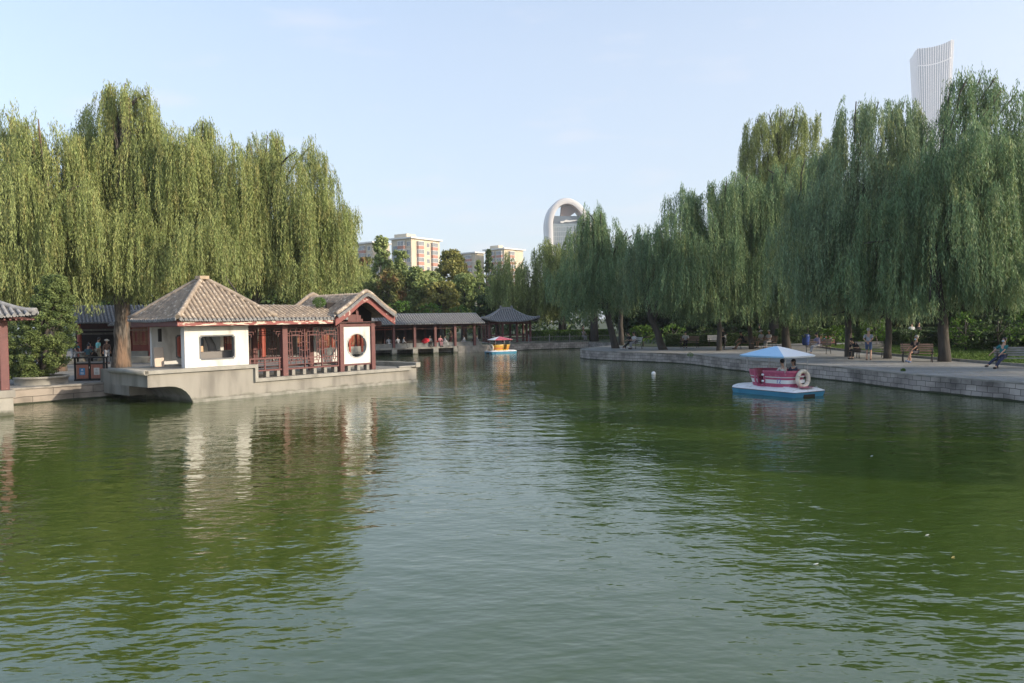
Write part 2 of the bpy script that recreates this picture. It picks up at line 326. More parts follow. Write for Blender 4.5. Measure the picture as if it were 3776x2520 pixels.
def strip(name, pts, z0, z1, m, off=0.0, slope=0.0, kind='structure', sgn=1):
    """vertical quay face along a shoreline with length-wise UVs"""
    V = []; F_ = []; U_ = []; d = 0
    P = [Vector((p[0], p[1], 0)) for p in pts]
    for i, p in enumerate(P):
        t = (P[min(i + 1, len(P) - 1)] - P[max(i - 1, 0)]).normalized(); nrm = Vector((t.y, -t.x, 0)) * sgn
        if i: d += (p - P[i - 1]).length
        V += [tuple(p + nrm * (off + slope) + Vector((0, 0, z0))), tuple(p + nrm * off + Vector((0, 0, z1)))]; U_.append(d)
    for i in range(len(P) - 1): F_.append((2 * i, 2 * i + 2, 2 * i + 3, 2 * i + 1))
    me = bpy.data.meshes.new(name); me.from_pydata(V, [], F_); me.materials.append(m); uvl = me.uv_layers.new(name='UVMap')
    for i in range(len(P) - 1):
        for k, (a, b) in enumerate(((U_[i], z0), (U_[i + 1], z0), (U_[i + 1], z1), (U_[i], z1))): uvl.data[4 * i + k].uv = (a, b)
    o = bpy.data.objects.new(name, me); COL.objects.link(o)
    return o
def smooth_line(pts, n=4):
    P = [Vector((p[0], p[1], 0)) for p in pts]; out = []
    for i in range(len(P) - 1):
        p0 = P[max(i - 1, 0)]; p1 = P[i]; p2 = P[i + 1]; p3 = P[min(i + 2, len(P) - 1)]
        for k in range(n):
            t = k / n; out.append(0.5 * ((2 * p1) + (p2 - p0) * t + (2 * p0 - 5 * p1 + 4 * p2 - p3) * t * t + (3 * p1 - p0 - 3 * p2 + p3) * t ** 3))
    out.append(P[-1]); return [(p.x, p.y) for p in out]
def coping_mb(pts, z0, z1, w_, over, sgn=1):
    mb = MB(); P = [Vector((p[0], p[1], 0)) for p in pts]; vs = []
    for i, p in enumerate(P):
        t = (P[min(i + 1, len(P) - 1)] - P[max(i - 1, 0)]).normalized(); nr = Vector((t.y, -t.x, 0)) * sgn
        for o_, z in ((over, z0), (over, z1), (-w_, z1), (-w_, z0)): vs.append(p + nr * o_ + Vector((0, 0, z)))
    fs = [(4 * i + a, 4 * i + b, 4 * (i + 1) + b, 4 * (i + 1) + a) for i in range(len(P) - 1) for a, b in ((0, 1), (1, 2), (2, 3), (3, 0))]
    return mb.add(vs, fs)
def quay(name, label, pts, m, z1, slope, sgn, capm):
    t = thing(name, label, 'quay wall', (pts[len(pts) // 2][0], pts[len(pts) // 2][1], 0))
    base = Vector(t.location)
    q = [(p[0] - base.x, p[1] - base.y) for p in pts]
    a = strip('wall_face', q, -.6, z1 - .001, m, 0.02, slope, sgn=sgn); a.parent = t
    coping_mb(q, z1 - .05, z1 + .012, .34, .035, sgn).build('coping', capm, t)
    return t
SR = smooth_line(shoreR, 4)
# outward (to the water) side of the right shore is on its left when walking away from the camera
quay('quay_wall', 'pale granite block quay wall curving along the promenade on the right of the pond', SR, M_blockR, GZ, .05, -1, M_stone)
quay('quay_wall', 'low grey stone quay wall at the far end of the pond beneath the picket fence', [shoreR[-1]] + far[:3], M_blockR, GZ + .02, .02, -1, M_stone)
quay('quay_wall', 'rough stone footing wall in the dark behind the piers of the far gallery', far[2:] + left[:1], M_blockR, GZ, .02, -1, M_stone)
quay('quay_wall', 'two-course sandstone quay edge below the planter and the recycling bins on the left', left, M_blockL, GZ, .04, -1, M_stone)
# paving and lawns, each sheet 4 mm above the last
def offset_line(pts, d):
    P = [Vector((p[0], p[1], 0)) for p in pts]; o = []
    for i, p in enumerate(P):
        t = (P[min(i + 1, len(P) - 1)] - P[max(i - 1, 0)]).normalized(); o.append((p.x + t.y * d, p.y - t.x * d))
    return o
inner = [(40, -38), (36, -8), (32, 8), (28, 18), (25.5, 26), (24.1, 31), (23.2, 36.5), (22.9, 40.5), (22.6, 46), (22.6, 52), (23.2, 58), (24.5, 63), (21.5, 64.5), (17, 64.6), (13.6, 64.9), (10.8, 66.8), (10.4, 69.5)]
prom = [p for p in SR if p[1] <= 71.4]
sheet('promenade', prom + inner[::-1], GZ + .004, M_pavR)
sheet('pavement', left + [(-150, -20), (-150, 75), (-40, 80), (-26, 72)] , GZ + .004, M_pavL)
lawn = inner[3:12]
sheet('lawn', lawn + [(28, 64), (40, 62), (52, 40), (50, 20)], GZ + .03, M_grass)
# kerb between promenade and lawn
kb = coping_mb(lawn, GZ + .004, GZ + .12, .0, .14, -1).build('kerb', M_stone); tag(kb, kind='structure')
# path behind the lawn at the left end
sheet('path', [(24.5, 63.4), (21, 64.9), (20, 66), (30, 70), (44, 66), (40, 62.5), (28, 64.4)], GZ + .034, M_pavR)
# short grass blades, only where the lawn shows
def blades(name, poly_pts, n, h, m, kind='stuff', z=GZ + .03):
    P = np.array(poly_pts); x0, y0 = P.min(0); x1, y1 = P.max(0); pts = []
    while sum(len(q) for q in pts) < n:
        c = rng.uniform((x0, y0), (x1, y1), (n, 2)); ins = np.zeros(n, bool)
        for i in range(len(P)):
            a, b = P[i], P[i - 1]; cond = ((a[1] > c[:, 1]) != (b[1] > c[:, 1])) & (c[:, 0] < (b[0] - a[0]) * (c[:, 1] - a[1]) / (b[1] - a[1] + 1e-9) + a[0]); ins ^= cond
        pts.append(c[ins])
    c = np.vstack(pts)[:n]; hh = h * rng.uniform(.5, 1.3, n); an = rng.uniform(0, 6.28, n); wv = .018
    dx = np.cos(an) * wv; dy = np.sin(an) * wv; lx = rng.normal(0, .03, n); ly = rng.normal(0, .03, n)
    V = np.zeros((n, 4, 3)); V[:, 0] = np.c_[c[:, 0] - dx, c[:, 1] - dy, np.full(n, z)]; V[:, 1] = np.c_[c[:, 0] + dx, c[:, 1] + dy, np.full(n, z)]
    V[:, 2] = np.c_[c[:, 0] + lx + dx * .3, c[:, 1] + ly + dy * .3, z + hh]; V[:, 3] = np.c_[c[:, 0] + lx - dx * .3, c[:, 1] + ly - dy * .3, z + hh]
    o = quads_obj(name, V, m); tag(o, 'short green lawn grass growing behind the promenade kerb', 'grass', kind=kind); return o
def litter(name, n, label):
    P = []
    while len(P) < n:
        i = rnd.randrange(10, 60); a_ = Vector((*SR[min(i, len(SR) - 12)], 0)); p = a_ + Vector((rnd.uniform(.3, 8), rnd.uniform(-1, 1), 0)); P.append((p.x, p.y, GZ + .006))
    P = np.array(P); a = rng.uniform(0, 6.28, n); s = rng.uniform(.03, .06, n); V = np.zeros((n, 4, 3))
    for k, (u, v) in enumerate(((-1, 0), (0, -.4), (1, 0), (0, .4))): V[:, k] = P + np.c_[(np.cos(a) * u - np.sin(a) * v) * s, (np.sin(a) * u + np.cos(a) * v) * s, rng.uniform(0, .012, n)]
    tag(quads_obj(name, V, mat('dry_leaf', (.28, .22, .08), .8, island=.5)), label, 'fallen leaves', kind='stuff')
litter('fallen_leaves', 900, 'dry willow leaves scattered over the promenade paving')
blades('grass', [(p[0] + .15, p[1]) for p in lawn] + [(28, 63), (31, 55), (32, 40), (33, 26)], 90000, .09, M_grass)
# ------------------------------------------------------------------ Chinese roofs
M_tile = mat('roof_tile_sunned', (.33, .265, .20), .9, (.22, .18, .145), 5, bump=.006, bscale=40, col3=(.50, .43, .35), scale3=7, lo3=.56, hi3=.66)
M_tileG = mat('roof_tile_grey', (.26, .26, .262), .85, (.17, .172, .175), 6, bump=.006, bscale=40, col3=(.24, .24, .235), scale3=5, lo3=.58, hi3=.7)
M_pan = mat('roof_pan', (.20, .16, .125), .95, (.13, .105, .085), 8, col3=(.26, .23, .19), scale3=6)
M_panG = mat('roof_pan_grey', (.11, .112, .115), .95, (.07, .072, .075), 8)
M_red = mat('red_timber', (.145, .052, .048), .6, (.115, .042, .04), 3, bump=.002, bscale=30, col3=(.24, .12, .10), scale3=9, lo3=.66, hi3=.72)
M_redpeel = mat('peeling_red_fascia', (.26, .075, .065), .65, (.20, .06, .055), 3, bump=.002, bscale=30, col3=(.55, .46, .38), scale3=5.5, lo3=.53, hi3=.56, stretch=(.45, .45, 2.2))
M_redbarge = mat('bargeboard_red', (.24, .065, .055), .6, (.19, .055, .05), 3, bump=.002, bscale=30, col3=(.50, .40, .34), scale3=6, lo3=.63, hi3=.66)
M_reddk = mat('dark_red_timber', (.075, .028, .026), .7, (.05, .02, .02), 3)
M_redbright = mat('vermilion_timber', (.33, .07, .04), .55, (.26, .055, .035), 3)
M_white = mat('white_plaster', (.70, .685, .65), .9, (.60, .58, .54), 1.2, bump=.002, bscale=15, col3=(.42, .40, .36), scale3=3.2, lo3=.52, hi3=.74, stretch=(1, 1, .3))
M_grey = mat('grey_frame', (.17, .175, .18), .7, (.12, .125, .13), 6)
M_dark = mat('dark_ceiling', (.025, .02, .018), .9)  # ceilings and back walls; also stands in for shade in gable and paddle well

def tile_line(mb, pts, ups, r, joint=.24):
    """one row of half-round tiles; the radius steps at every joint"""
    P = [Vector(p) for p in pts]; L_ = [0]
    for i in range(1, len(P)): L_.append(L_[-1] + (P[i] - P[i - 1]).length)
    tot = L_[-1]
    if tot < .08: return
    n = max(1, round(tot / joint)); q = []; rr = []; uu = []
    def at(d):
        for i in range(1, len(P)):
            if d <= L_[i] + 1e-6:
                k = (d - L_[i - 1]) / max(L_[i] - L_[i - 1], 1e-6); u = Vector(ups[i - 1]).lerp(Vector(ups[i]), k); return P[i - 1].lerp(P[i], k), u
        return P[-1], Vector(ups[-1])
    jx = rnd.uniform(-.006, .006)
    for k in range(n):
        a, ua = at(tot * k / n); b, ub = at(tot * (k + .97) / n); dz = rnd.uniform(-.006, .006)
        q += [a + ua * (dz), b + ub * dz]; rr += [r * 1.06, r * .9]; uu += [ua, ub]
    mb.halftube(q, rr, uu, 4)

def hip_roof(name, parent, ax, ay, z0, h, mt, mp_, up=.12, conc=(.55, .45), sp=.23, r=.062, finial=None, ridge_r=.09):
    """hipped roof: half extents ax >= ay, eave height z0, rise h; ridge along x (a point when ax == ay)"""
    def P(x, y):
        dx = ax - abs(x); dy = ay - abs(y); d = min(dx, dy); k = max(0, d) / ay
        c = max(0, 1 - abs(dx - dy) / (ay * .9)) * (1 - k) ** 2
        return Vector((x, y, z0 + h * (k * conc[0] + conc[1] * k ** 2.0) + up * c ** 2))
    def nrm(x, y):
        e = .02; a = P(x + e, y) - P(x - e, y); b = P(x, y + e) - P(x, y - e); return a.cross(b).normalized()
    mb = MB(); mb.smooth = True; mb.m = 1; N = 10
    # four faces as grids
    def face(f, cnt):
        V = []; 
        for i in range(cnt + 1):
            for j in range(N + 1): V.append(f(i / cnt, j / N))
        mb.add(V, [(i * (N + 1) + j, (i + 1) * (N + 1) + j, (i + 1) * (N + 1) + j + 1, i * (N + 1) + j + 1) for i in range(cnt) for j in range(N)])
    for s in (-1, 1):
        face(lambda u, v: P((2 * u - 1) * s * (ax - ay * v) * -1, s * (ay * (1 - v))), 14)
        face(lambda u, v: P(s * (ax - ay * v), (2 * u - 1) * s * ay * (1 - v)), 10)
    mb.smooth = False; mb.m = 0
    for s in (-1, 1):
        n = int(2 * ax / sp)
        for i in range(n + 1):
            x = -ax + .1 + (2 * ax - .2) * i / n; L_ = min(ay, ax - abs(x)) - .02
            if L_ < .12: continue
            K = 6; pts = [P(x, s * (ay + .05 - (L_ + .05) * k / K)) if k else P(x, s * ay) + Vector((0, s * .05, -.01)) for k in range(K + 1)]
            ups = [nrm(x, s * (ay - .03 - (L_ - .06) * k / K)) for k in range(K + 1)]; ups = [u if u.z > 0 else -u for u in ups]
            tile_line(mb, [p + u * .012 for p, u in zip(pts, ups)], ups, r)
        n = int(2 * ay / sp)
        for i in range(n + 1):
            y = -ay + .1 + (2 * ay - .2) * i / n; L_ = (ay - abs(y)) - .02
            if L_ < .12: continue
            K = 6; pts = [P(s * (ax - L_ * k / K), y) if k else P(s * ax, y) + Vector((s * .05, 0, -.01)) for k in range(K + 1)]
            ups = [nrm(s * (ax - .03 - (L_ - .06) * k / K), y) for k in range(K + 1)]; ups = [u if u.z > 0 else -u for u in ups]
            tile_line(mb, [p + u * .012 for p, u in zip(pts, ups)], ups, r)
    drs = []
    for s in (-1, 1):
        for L_, ext, ax_ in ((ax, ay, 0), (ay, ax, 1)):
            dr = MB(); drs.append(dr)
            n = int(2 * L_ / sp)
            for i in range(n + 1):
                q = -L_ + .1 + (2 * L_ - .2) * i / n; p = P(q, s * ay) if ax_ == 0 else P(s * ax, q); d = Vector((0, s, 0)) if ax_ == 0 else Vector((s, 0, 0))
                dr.tube([p + d * .045 + Vector((0, 0, .0)), p + d * .085 + Vector((0, 0, -.008))], r * 1.15, 8)
                if i < n: 
                    q2 = q + (L_ - .1) / n; p = P(q2, s * ay) if ax_ == 0 else P(s * ax, q2); w2 = Vector((r * .9, 0, 0)) if ax_ == 0 else Vector((0, r * .9, 0)); e = p + d * .05
                    dr.add([e - w2 + Vector((0, 0, -.01)), e + w2 + Vector((0, 0, -.01)), e + Vector((0, 0, -.085)) + d * .01], [(0, 1, 2)])
    # underside board
    mb.m = 1; V = [(-ax, -ay, z0 - .05), (ax, -ay, z0 - .05), (ax, ay, z0 - .05), (-ax, ay, z0 - .05)]; mb.add(V, [(3, 2, 1, 0)])
    o = mb.build(name, [mt, mp_], parent)
    for dr in drs: dr.build('drip_tiles', M_tileG, o)
    rb = MB()
    for sx in (-1, 1):
        for sy in (-1, 1):
            pts = [P(sx * (ax - ay * k / 9), sy * ay * (1 - k / 9)) + Vector((0, 0, .05)) for k in range(10)]
            pts[0] += Vector((0, 0, .03)); rb.tube(pts, [ridge_r * 1.1] + [ridge_r] * 9, 8)
    if ax > ay + .05:
        rb.box(-(ax - ay) - .1, ax - ay + .1, -ridge_r, ridge_r, z0 + h - .02, z0 + h + ridge_r * 2.2)
        for s in (-1, 1): rb.box(s * (ax - ay) - .09, s * (ax - ay) + .09, -ridge_r * 1.2, ridge_r * 1.2, z0 + h, z0 + h + ridge_r * 4)
    rb.build('hip_ridge', mt, o)
    if finial: 
        f = MB(); f.prism([(finial * math.cos(a), finial * math.sin(a)) for a in [R(45 * k) for k in range(8)]], z0 + h - .02, z0 + h + .12); f.build('finial', mat('finial_cap', (.42, .32, .22), .9, (.35, .27, .19), 6), o)
    return o, P

def roll_roof(name, parent, x0, x1, hw, z0, h, mt, mp_, sp=.23, r=.062, verge=None, yc=0.0, rot90=False, roundness=.18, end=None):
    """rolled-ridge gable roof, ridge along x; rot90 swaps x and y"""
    def prof(y):
        k = abs(y) / hw; return z0 + h * (1 - (math.sqrt(k * k + roundness ** 2) - roundness) / (math.sqrt(1 + roundness ** 2) - roundness)) - .10 * h * math.sin(math.pi * min(1, k))
    def T(x, y, z): return Vector((y, x, z)) if rot90 else Vector((x, y, z))
    N = 24; ys = [-hw + 2 * hw * i / N for i in range(N + 1)]
    mb = MB(); mb.smooth = True; mb.m = 1
    V = []
    for x in (x0, x1):
        for y in ys: V.append(T(x, yc + y, prof(y)))
    mb.add(V, [(j, j + 1, N + 2 + j, N + 1 + j) for j in range(N)])
    mb.smooth = False
    V = [T(x, yc + y, prof(y) - .07) for x in (x0, x1) for y in ys]; mb.add(V, [(j, N + 1 + j, N + 2 + j, j + 1) for j in range(N)])
    mb.m = 0; n = max(1, int((x1 - x0) / sp))
    for i in range(n + 1):
        x = x0 + .06 + (x1 - x0 - .12) * i / n; pts = []; ups = []
        for y in ys:
            e = .01; d = (prof(y + e) - prof(y - e)) / (2 * e); u = T(0, -d, 1).normalized()
            pts.append(T(x, yc + y, prof(y)) + u * .012); ups.append(u)
        pts[0] = pts[0] + T(0, -.05, 0); pts[-1] = pts[-1] + T(0, .05, 0)
        tile_line(mb, pts, ups, r)
    o = mb.build(name, [mt, mp_], parent)
    for s in (-1, 1):
        dr = MB()
        for i in range(n + 1):
            x = x0 + .06 + (x1 - x0 - .12) * i / n; z = prof(hw); dr.tube([T(x, yc + s * (hw + .045), z), T(x, yc + s * (hw + .085), z - .008)], r * 1.15, 8)
            if i < n: x += (x1 - x0 - .12) / n / 2; dr.add([T(x - r * .9, yc + s * (hw + .05), z - .01), T(x + r * .9, yc + s * (hw + .05), z - .01), T(x, yc + s * (hw + .06), z - .085)], [(0, 1, 2)])
        dr.build('drip_tiles', M_tileG, o)
    if verge:
        for x in verge:
            vb = MB(); vd = MB()
            vb.tube([T(x, yc + y, prof(y) + .13) for y in ys], .10, 8)
            s = 1 if x > (x0 + x1) / 2 else -1
            # short drip tiles hanging along the verge
            for i in range(1, N * 2):
                y = -hw + hw * i / N; vd.tube([T(x - s * .05, yc + y, prof(y) + .02), T(x + s * .14, yc + y, prof(y) - .02), T(x + s * .17, yc + y, prof(y) - .03)], [.05, .058, .058], 6); vd.add([T(x + s * .15, yc + y - .05, prof(y) - .05), T(x + s * .15, yc + y + .05, prof(y) - .05), T(x + s * .16, yc + y, prof(y) - .15)], [(0, 1, 2)])
            vb.build('verge_ridge', mt, o); vd.build('verge_tiles', M_tileG, o)
    return o, prof

def lattice(mb, x0, x1, z0, z1, y, n=3, t=.028, d=.03, cx=None):
    """nested stepped frames of thin bars in an xz rectangle"""
    def H(a, b, z): mb.box(a, b, y - d / 2, y + d / 2, z - t / 2, z + t / 2)
    def V_(x, a, b): mb.box(x - t / 2, x + t / 2, y - d / 2 + .002, y + d / 2 - .002, a, b)
    w_ = x1 - x0; h_ = z1 - z0; g = min(w_, h_) / (2 * n + 1.2)
    for k in range(n):
        a, b, c, e = x0 + g * k, x1 - g * k, z0 + g * k * 1.15, z1 - g * k * 1.15
        H(a, b, c); H(a, b, e); V_(a, c, e); V_(b, c, e)
        if k < n - 1:
            for f in (.2, .5, .8):
                x = a + (b - a) * f; V_(x, c, c + g * 1.15); V_(x, e - g * 1.15, e)
            for f in (.14, .38, .62, .86):
                z = c + (e - c) * f; H(a, a + g, z); H(b - g, b, z)
    if h_ > w_ * 1.2:
        m0 = z0 + h_ * .16; m1 = z1 - h_ * .2
        H(x0, x1, m0); H(x0, x1, m1)

# ------------------------------------------------------------------ boat-shaped tea pavilion
def pavilion():
    t = thing('waterside_pavilion', 'white-walled tea pavilion with a pyramid roof and a gabled end on a boat-shaped concrete platform', 'pavilion', PO, R(90) - AZ)
    # local axes: x along the front (s), y towards the bank (t)
    UD, LD = 1.40, .79; GC = 8.75
    p = MB()
    # hull: side profile (x,z) swept in y; quarter-round bracket under the cantilever
    prof = [(-1.6, .74), (-.75, .73)] + [(-.75 + .95 * math.sin(R(a)), -.15 + .88 * math.cos(R(a))) for a in range(15, 91, 15)] + [(.2, -.5), (12.25, -.5), (12.25, LD - .06), (2.98, LD - .06), (2.98, UD - .14), (-1.6, UD - .14)]
    p.prism(prof, 0.0, 3.3, 'y')
    p.box(-.2, 12.2, 3.3, 6.3, -.5, LD - .065)
    p.box(-.9, 2.97, 3.3, 6.2, .2, UD - .15)
    hull = p.build('platform_hull', M_conc, t)
    # sloped toe at the waterline
    q = MB(); q.add([(.2, -.10, -.3), (12.3, -.10, -.3), (12.3, -.003, .12), (.2, -.003, .12)], [(0, 1, 2, 3)]); q.add([(12.35, -.1, -.3), (12.35, 3.4, -.3), (12.253, 3.3, .12), (12.253, -.003, .12)], [(0, 1, 2, 3)]); q.build('platform_toe', mat('concrete_toe', (.26, .25, .22), .9, (.16, .16, .13), 3), hull)
    c = MB()
    c.smooth = False
    # upper coping: front, rounded left end, vertical step, lower coping
    c.box(-1.75, 3.08, -.12, .22, UD - .145, UD)
    c.box(2.94, 3.08, -.12, .22, LD - .145, UD - .146)
    c.box(3.081, 11.8, -.12, .22, LD - .145, LD)
    c.box(-1.66, -1.3, .221, 3.2, UD - .145, UD)
    c.tube([(-1.69, -.12, UD - .07), (-1.69, 3.2, UD - .07)], .105, 12)
    c.build('platform_coping', M_conc2, t)
    # raised parapet round the bow
    b = MB(); b.box(11.0, 12.38, -.122, .10, LD + .001, LD + .08); b.box(12.1, 12.42, -.15, 3.3, LD - .03, LD + .22); b.box(9.4, 12.1, 3.1, 3.42, LD - .03, LD + .2)
    pts = [(12.1 - 1.0 * (1 - math.sin(R(a))), .1 + 1.0 * (1 - math.cos(R(a)))) for a in (0, 30, 60, 90)]
    b.build('bow_parapet', M_conc2, t, bevel=.02)
    f = MB(); f.box(-1.3, 2.95, .221, 3.3, UD - .145, UD - .02); f.box(3.08, 12.1, .221, 3.1, LD - .12, LD - .015); f.build('floor_slab', M_conc, t)
    # white front and back walls with notched windows
    def notched(x0, x1, z0, z1, k=.06): return [(x0 + k, z0), (x1 - k, z0), (x1 - k, z0 + k), (x1, z0 + k), (x1, z1 - k), (x1 - k, z1 - k), (x1 - k, z1), (x0 + k, z1), (x0 + k, z1 - k), (x0, z1 - k), (x0, z0 + k), (x0 + k, z0 + k)]
    for (y0, y1, wx0, wx1) in ((.30, .46, .72, 2.22), (3.22, 3.38, 1.15, 2.35)):
        m = MB(); m.holed(.06, 2.9, UD - .01, 3.06, notched(wx0, wx1, 1.72, 2.66), y0, y1); wall = m.build('plaster_wall', M_white, t)
        fr = MB(); fr.holed(wx0 - .07, wx1 + .07, 1.65, 2.73, notched(wx0 + .01, wx1 - .01, 1.73, 2.65), y0 - .02, y1 + .02) if False else None
        outer = notched(wx0 - .045, wx1 + .045, 1.675, 2.705, .06); inn = notched(wx0 + .01, wx1 - .01, 1.73, 2.65, .06); n = 12
        v = []
        for yy in (y0 - .015, y1 + .015): v += [(a, yy, b_) for a, b_ in outer] + [(a, yy, b_) for a, b_ in inn]
        fs = []
        for i in range(n):
            j = (i + 1) % n; fs += [(i, j, n + j, n + i), (2 * n + i, 3 * n + i, 3 * n + j, 2 * n + j), (n + i, n + j, 3 * n + j, 3 * n + i), (i, 2 * n + i, 2 * n + j, j)]
        fr.add(v, fs); fr.build('window_frame', M_grey, wall)
    # narrow end wall at the right of the room (partly open) and wall stub, dark hanging board
    m = MB(); m.box(2.75, 2.9, 2.4, 3.21, UD, 3.05); m.build('wall_return', M_white, t); m = MB(); m.box(.07, .2, .461, .62, UD, 3.05); m.build('wall_return', M_white, t)
    m = MB(); m.box(-.02, .10, 2.35, 2.45, 2.45, 3.0); m.build('hanging_board', M_dark, t)
    m = MB(); m.box(.9, 2.6, .9, 1.7, UD, 2.0); m.build('counter', mat('counter_grey', (.16, .15, .14), .6), t, bevel=.02)
    m = MB(); m.tube([(1.75 + .20 * math.sin(k * .55), 1.6, UD + .2 * k) for k in range(8)], [.12, .15, .17, .18, .17, .15, .13, .12], 10); m.build('tied_curtain', mat('curtain_grey', (.16, .165, .17), .9, (.12, .12, .125), 4, stretch=(8, 8, .5)), t)
    # ceiling boards
    m = MB(); m.box(-.3, 9.9, .2, 3.5, 3.10, 3.14); m.build('ceiling', M_dark, t)
    # fascia: thick peeling red board all round
    m = MB(); m.box(-.5, 6.9, -.29, -.23, 3.09, 3.31); m.build('fascia_board', M_redpeel, t, bevel=.006)
    m = MB(); m.box(-.5, -.44, -.229, 3.95, 3.09, 3.31); m.box(-.439, 3.6, 3.89, 3.95, 3.09, 3.31); m.box(-.439, 7.7, -.229, .3, 3.085, 3.10); m.box(-.439, .05, .3, 3.88, 3.085, 3.10); m.build('fascia_board', M_red, t, bevel=.006)
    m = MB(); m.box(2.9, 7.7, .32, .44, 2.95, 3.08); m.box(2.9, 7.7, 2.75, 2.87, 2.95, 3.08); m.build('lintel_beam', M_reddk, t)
    # roofs
    ro, _ = hip_roof('hip_roof', None, 2.2, 2.2, 3.33, 1.78, M_tile, M_pan, up=.05, conc=(1.12, -.12), finial=.3, sp=.205, r=.06, ridge_r=.10)
    ro.parent = t; ro.location = (1.68, 1.83, 0)
    ro, _ = roll_roof('gallery_roof', t, 2.6, 7.7, 1.86, 3.33, .62, M_tile, M_pan, yc=1.58, sp=.205, roundness=.3)
    # gabled cross roof, ridge towards the bank
    ro, gp = roll_roof('gable_roof', t, -.42, 3.9, 1.80, 3.42, 1.08, M_tile, M_pan, yc=GC, rot90=True, sp=.205, verge=(-.42, 3.9), roundness=.22)
    # bargeboards
    for yb in (-.40, 3.84):
        m = MB(); n = 24; v = []
        for i in range(n + 1):
            y = -1.80 + 3.6 * i / n; z = gp(y); k = abs(y) / 1.8
            v += [(GC + y, yb, z - .04), (GC + y, yb, z - .40 - .03 * k), (GC + y, yb + .06, z - .40 - .03 * k), (GC + y, yb + .06, z - .04)]
        fs = []
        for i in range(n): fs += [(4 * i + a, 4 * i + b_, 4 * (i + 1) + b_, 4 * (i + 1) + a) for a, b_ in ((0, 1), (1, 2), (2, 3), (3, 0))]
        fs += [(0, 1, 2, 3), (4 * n + 3, 4 * n + 2, 4 * n + 1, 4 * n)]
        m.add(v, fs); m.build('bargeboard', M_redbarge if yb < 0 else M_red, t)
    # gable truss pieces seen under the bargeboard
    m = MB(); m.box(GC-1.29, GC+1.36, .32, .50, 2.93, 3.17); m.tube([(GC-1.39, .41, 3.05), (GC-1.14, .41, 3.05)], .13, 12); m.tube([(GC+1.21, .41, 3.05), (GC+1.51, .41, 3.05)], .14, 12); m.box(GC-.54, GC-.04, .34, .46, 3.17, 3.52); m.box(GC-.04, GC+.12, .335, .465, 3.17, 3.78); m.box(GC+.12, GC+.26, .34, .46, 3.17, 3.48); m.box(GC+.26, GC+.38, .34, .46, 3.17, 3.3)
    m.build('gable_beam', M_red, t, bevel=.01)
    m = MB(); m.box(GC-1.34, GC+1.36, .9, 1.0, 3.0, 4.1); m.build('gable_infill', M_dark, t)  # near-black panel stands in for the shaded space inside the gable
    m = MB(); m.box(GC-1.34, GC+1.36, 2.8, 2.9, 2.93, 3.15); m.build('rear_beam', M_red, t)
    # columns
    for (x, y, w_) in ((4.69, .34, .27), (GC-.95, .34, .24), (GC+.95, .34, .24), (4.69, 2.8, .22), (GC-.95, 2.8, .22), (GC+.95, 2.8, .22), (2.99, 2.8, .16)):
        m = MB(); m.box(x - w_ / 2, x + w_ / 2, y - w_ / 2 + .06, y + w_ / 2 + .06, LD - .01, 3.09); m.build('column', M_red, t, bevel=.012)
    # lattice screens front
    for (a, b_) in ((4.86, 5.76), (5.80, 6.70), (6.74, 7.62)):
        m = MB(); lattice(m, a, b_, 1.28, 2.90, .40, 3); m.build('lattice_screen', M_red, t)
    m = MB()
    for x in (5.78, 6.72, 4.845, 7.635): m.box(x - .025, x + .025, .36, .44, 1.12, 2.95)
    m.build('lattice_post', M_red, t)
    for k, (x0, x1) in enumerate(((2.95, 3.3), (4.2, 4.54))):
        m = MB()
        for j in range(3):
            a, b_ = (x0, x1 - .1 * j) if k == 0 else (x0 + .1 * j, x1)
            m.box(a, b_, .385, .415, 2.88 - .11 * j, 2.905 - .11 * j); m.box(*((b_ - .025, b_) if k == 0 else (a, a + .025)), .386, .414, 2.77 - .11 * j, 2.88 - .11 * j)
        m.build('corner_lattice', M_red, t)
    # back lattices
    for (a, b_) in ((3.08, 3.8), (3.84, 4.56), (4.84, 5.6), (5.64, 6.4), (6.46, 7.5)):
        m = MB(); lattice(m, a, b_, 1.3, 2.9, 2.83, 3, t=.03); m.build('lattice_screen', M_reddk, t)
    # low railing and bench between the wall and the column
    m = MB(); m.box(2.97, 4.55, .37, .43, 1.58, 1.64); m.box(2.97, 4.55, .385, .415, 1.43, 1.455); m.box(2.97, 4.55, .385, .415, 1.33, 1.355)
    for x in (3.0, 3.72, 4.45): m.box(x - .03, x + .03, .375, .425, 1.12, 1.58)
    m.build('railing', M_red, t)
    for (x0, x1) in ((2.97, 4.55), (4.83, 7.64), (GC-.82, GC+.82)):
        m = MB(); m.box(x0, x1, .33, .62, 1.05, 1.12); bo = m.build('bench_seat', M_red, t, bevel=.008)
        n = max(2, round((x1 - x0) / .6))
        for i in range(n):
            s = MB(); x = x0 + .3 + (x1 - x0 - .5) * i / (n - 1); s.box(x - .06, x + .1, .36, .6, LD, 1.048); s.build('bench_support', M_conc, bo)
        m = MB(); m.box(x0, x1, 2.55, 2.84, 1.05, 1.12); m.build('bench_seat', M_reddk, t)
    # round-window panels front and back
    def moon(cx, cz, r):
        out = []
        for i in range(64):
            a = 2 * math.pi * i / 64; d = abs(((math.degrees(a) + 45) % 90) - 45 if False else ((math.degrees(a) - 45 + 45) % 90) - 45)
            out.append((cx + (r - (.035 if d < 5 else 0)) * math.cos(a), cz + (r - (.035 if d < 5 else 0)) * math.sin(a)))
        return out
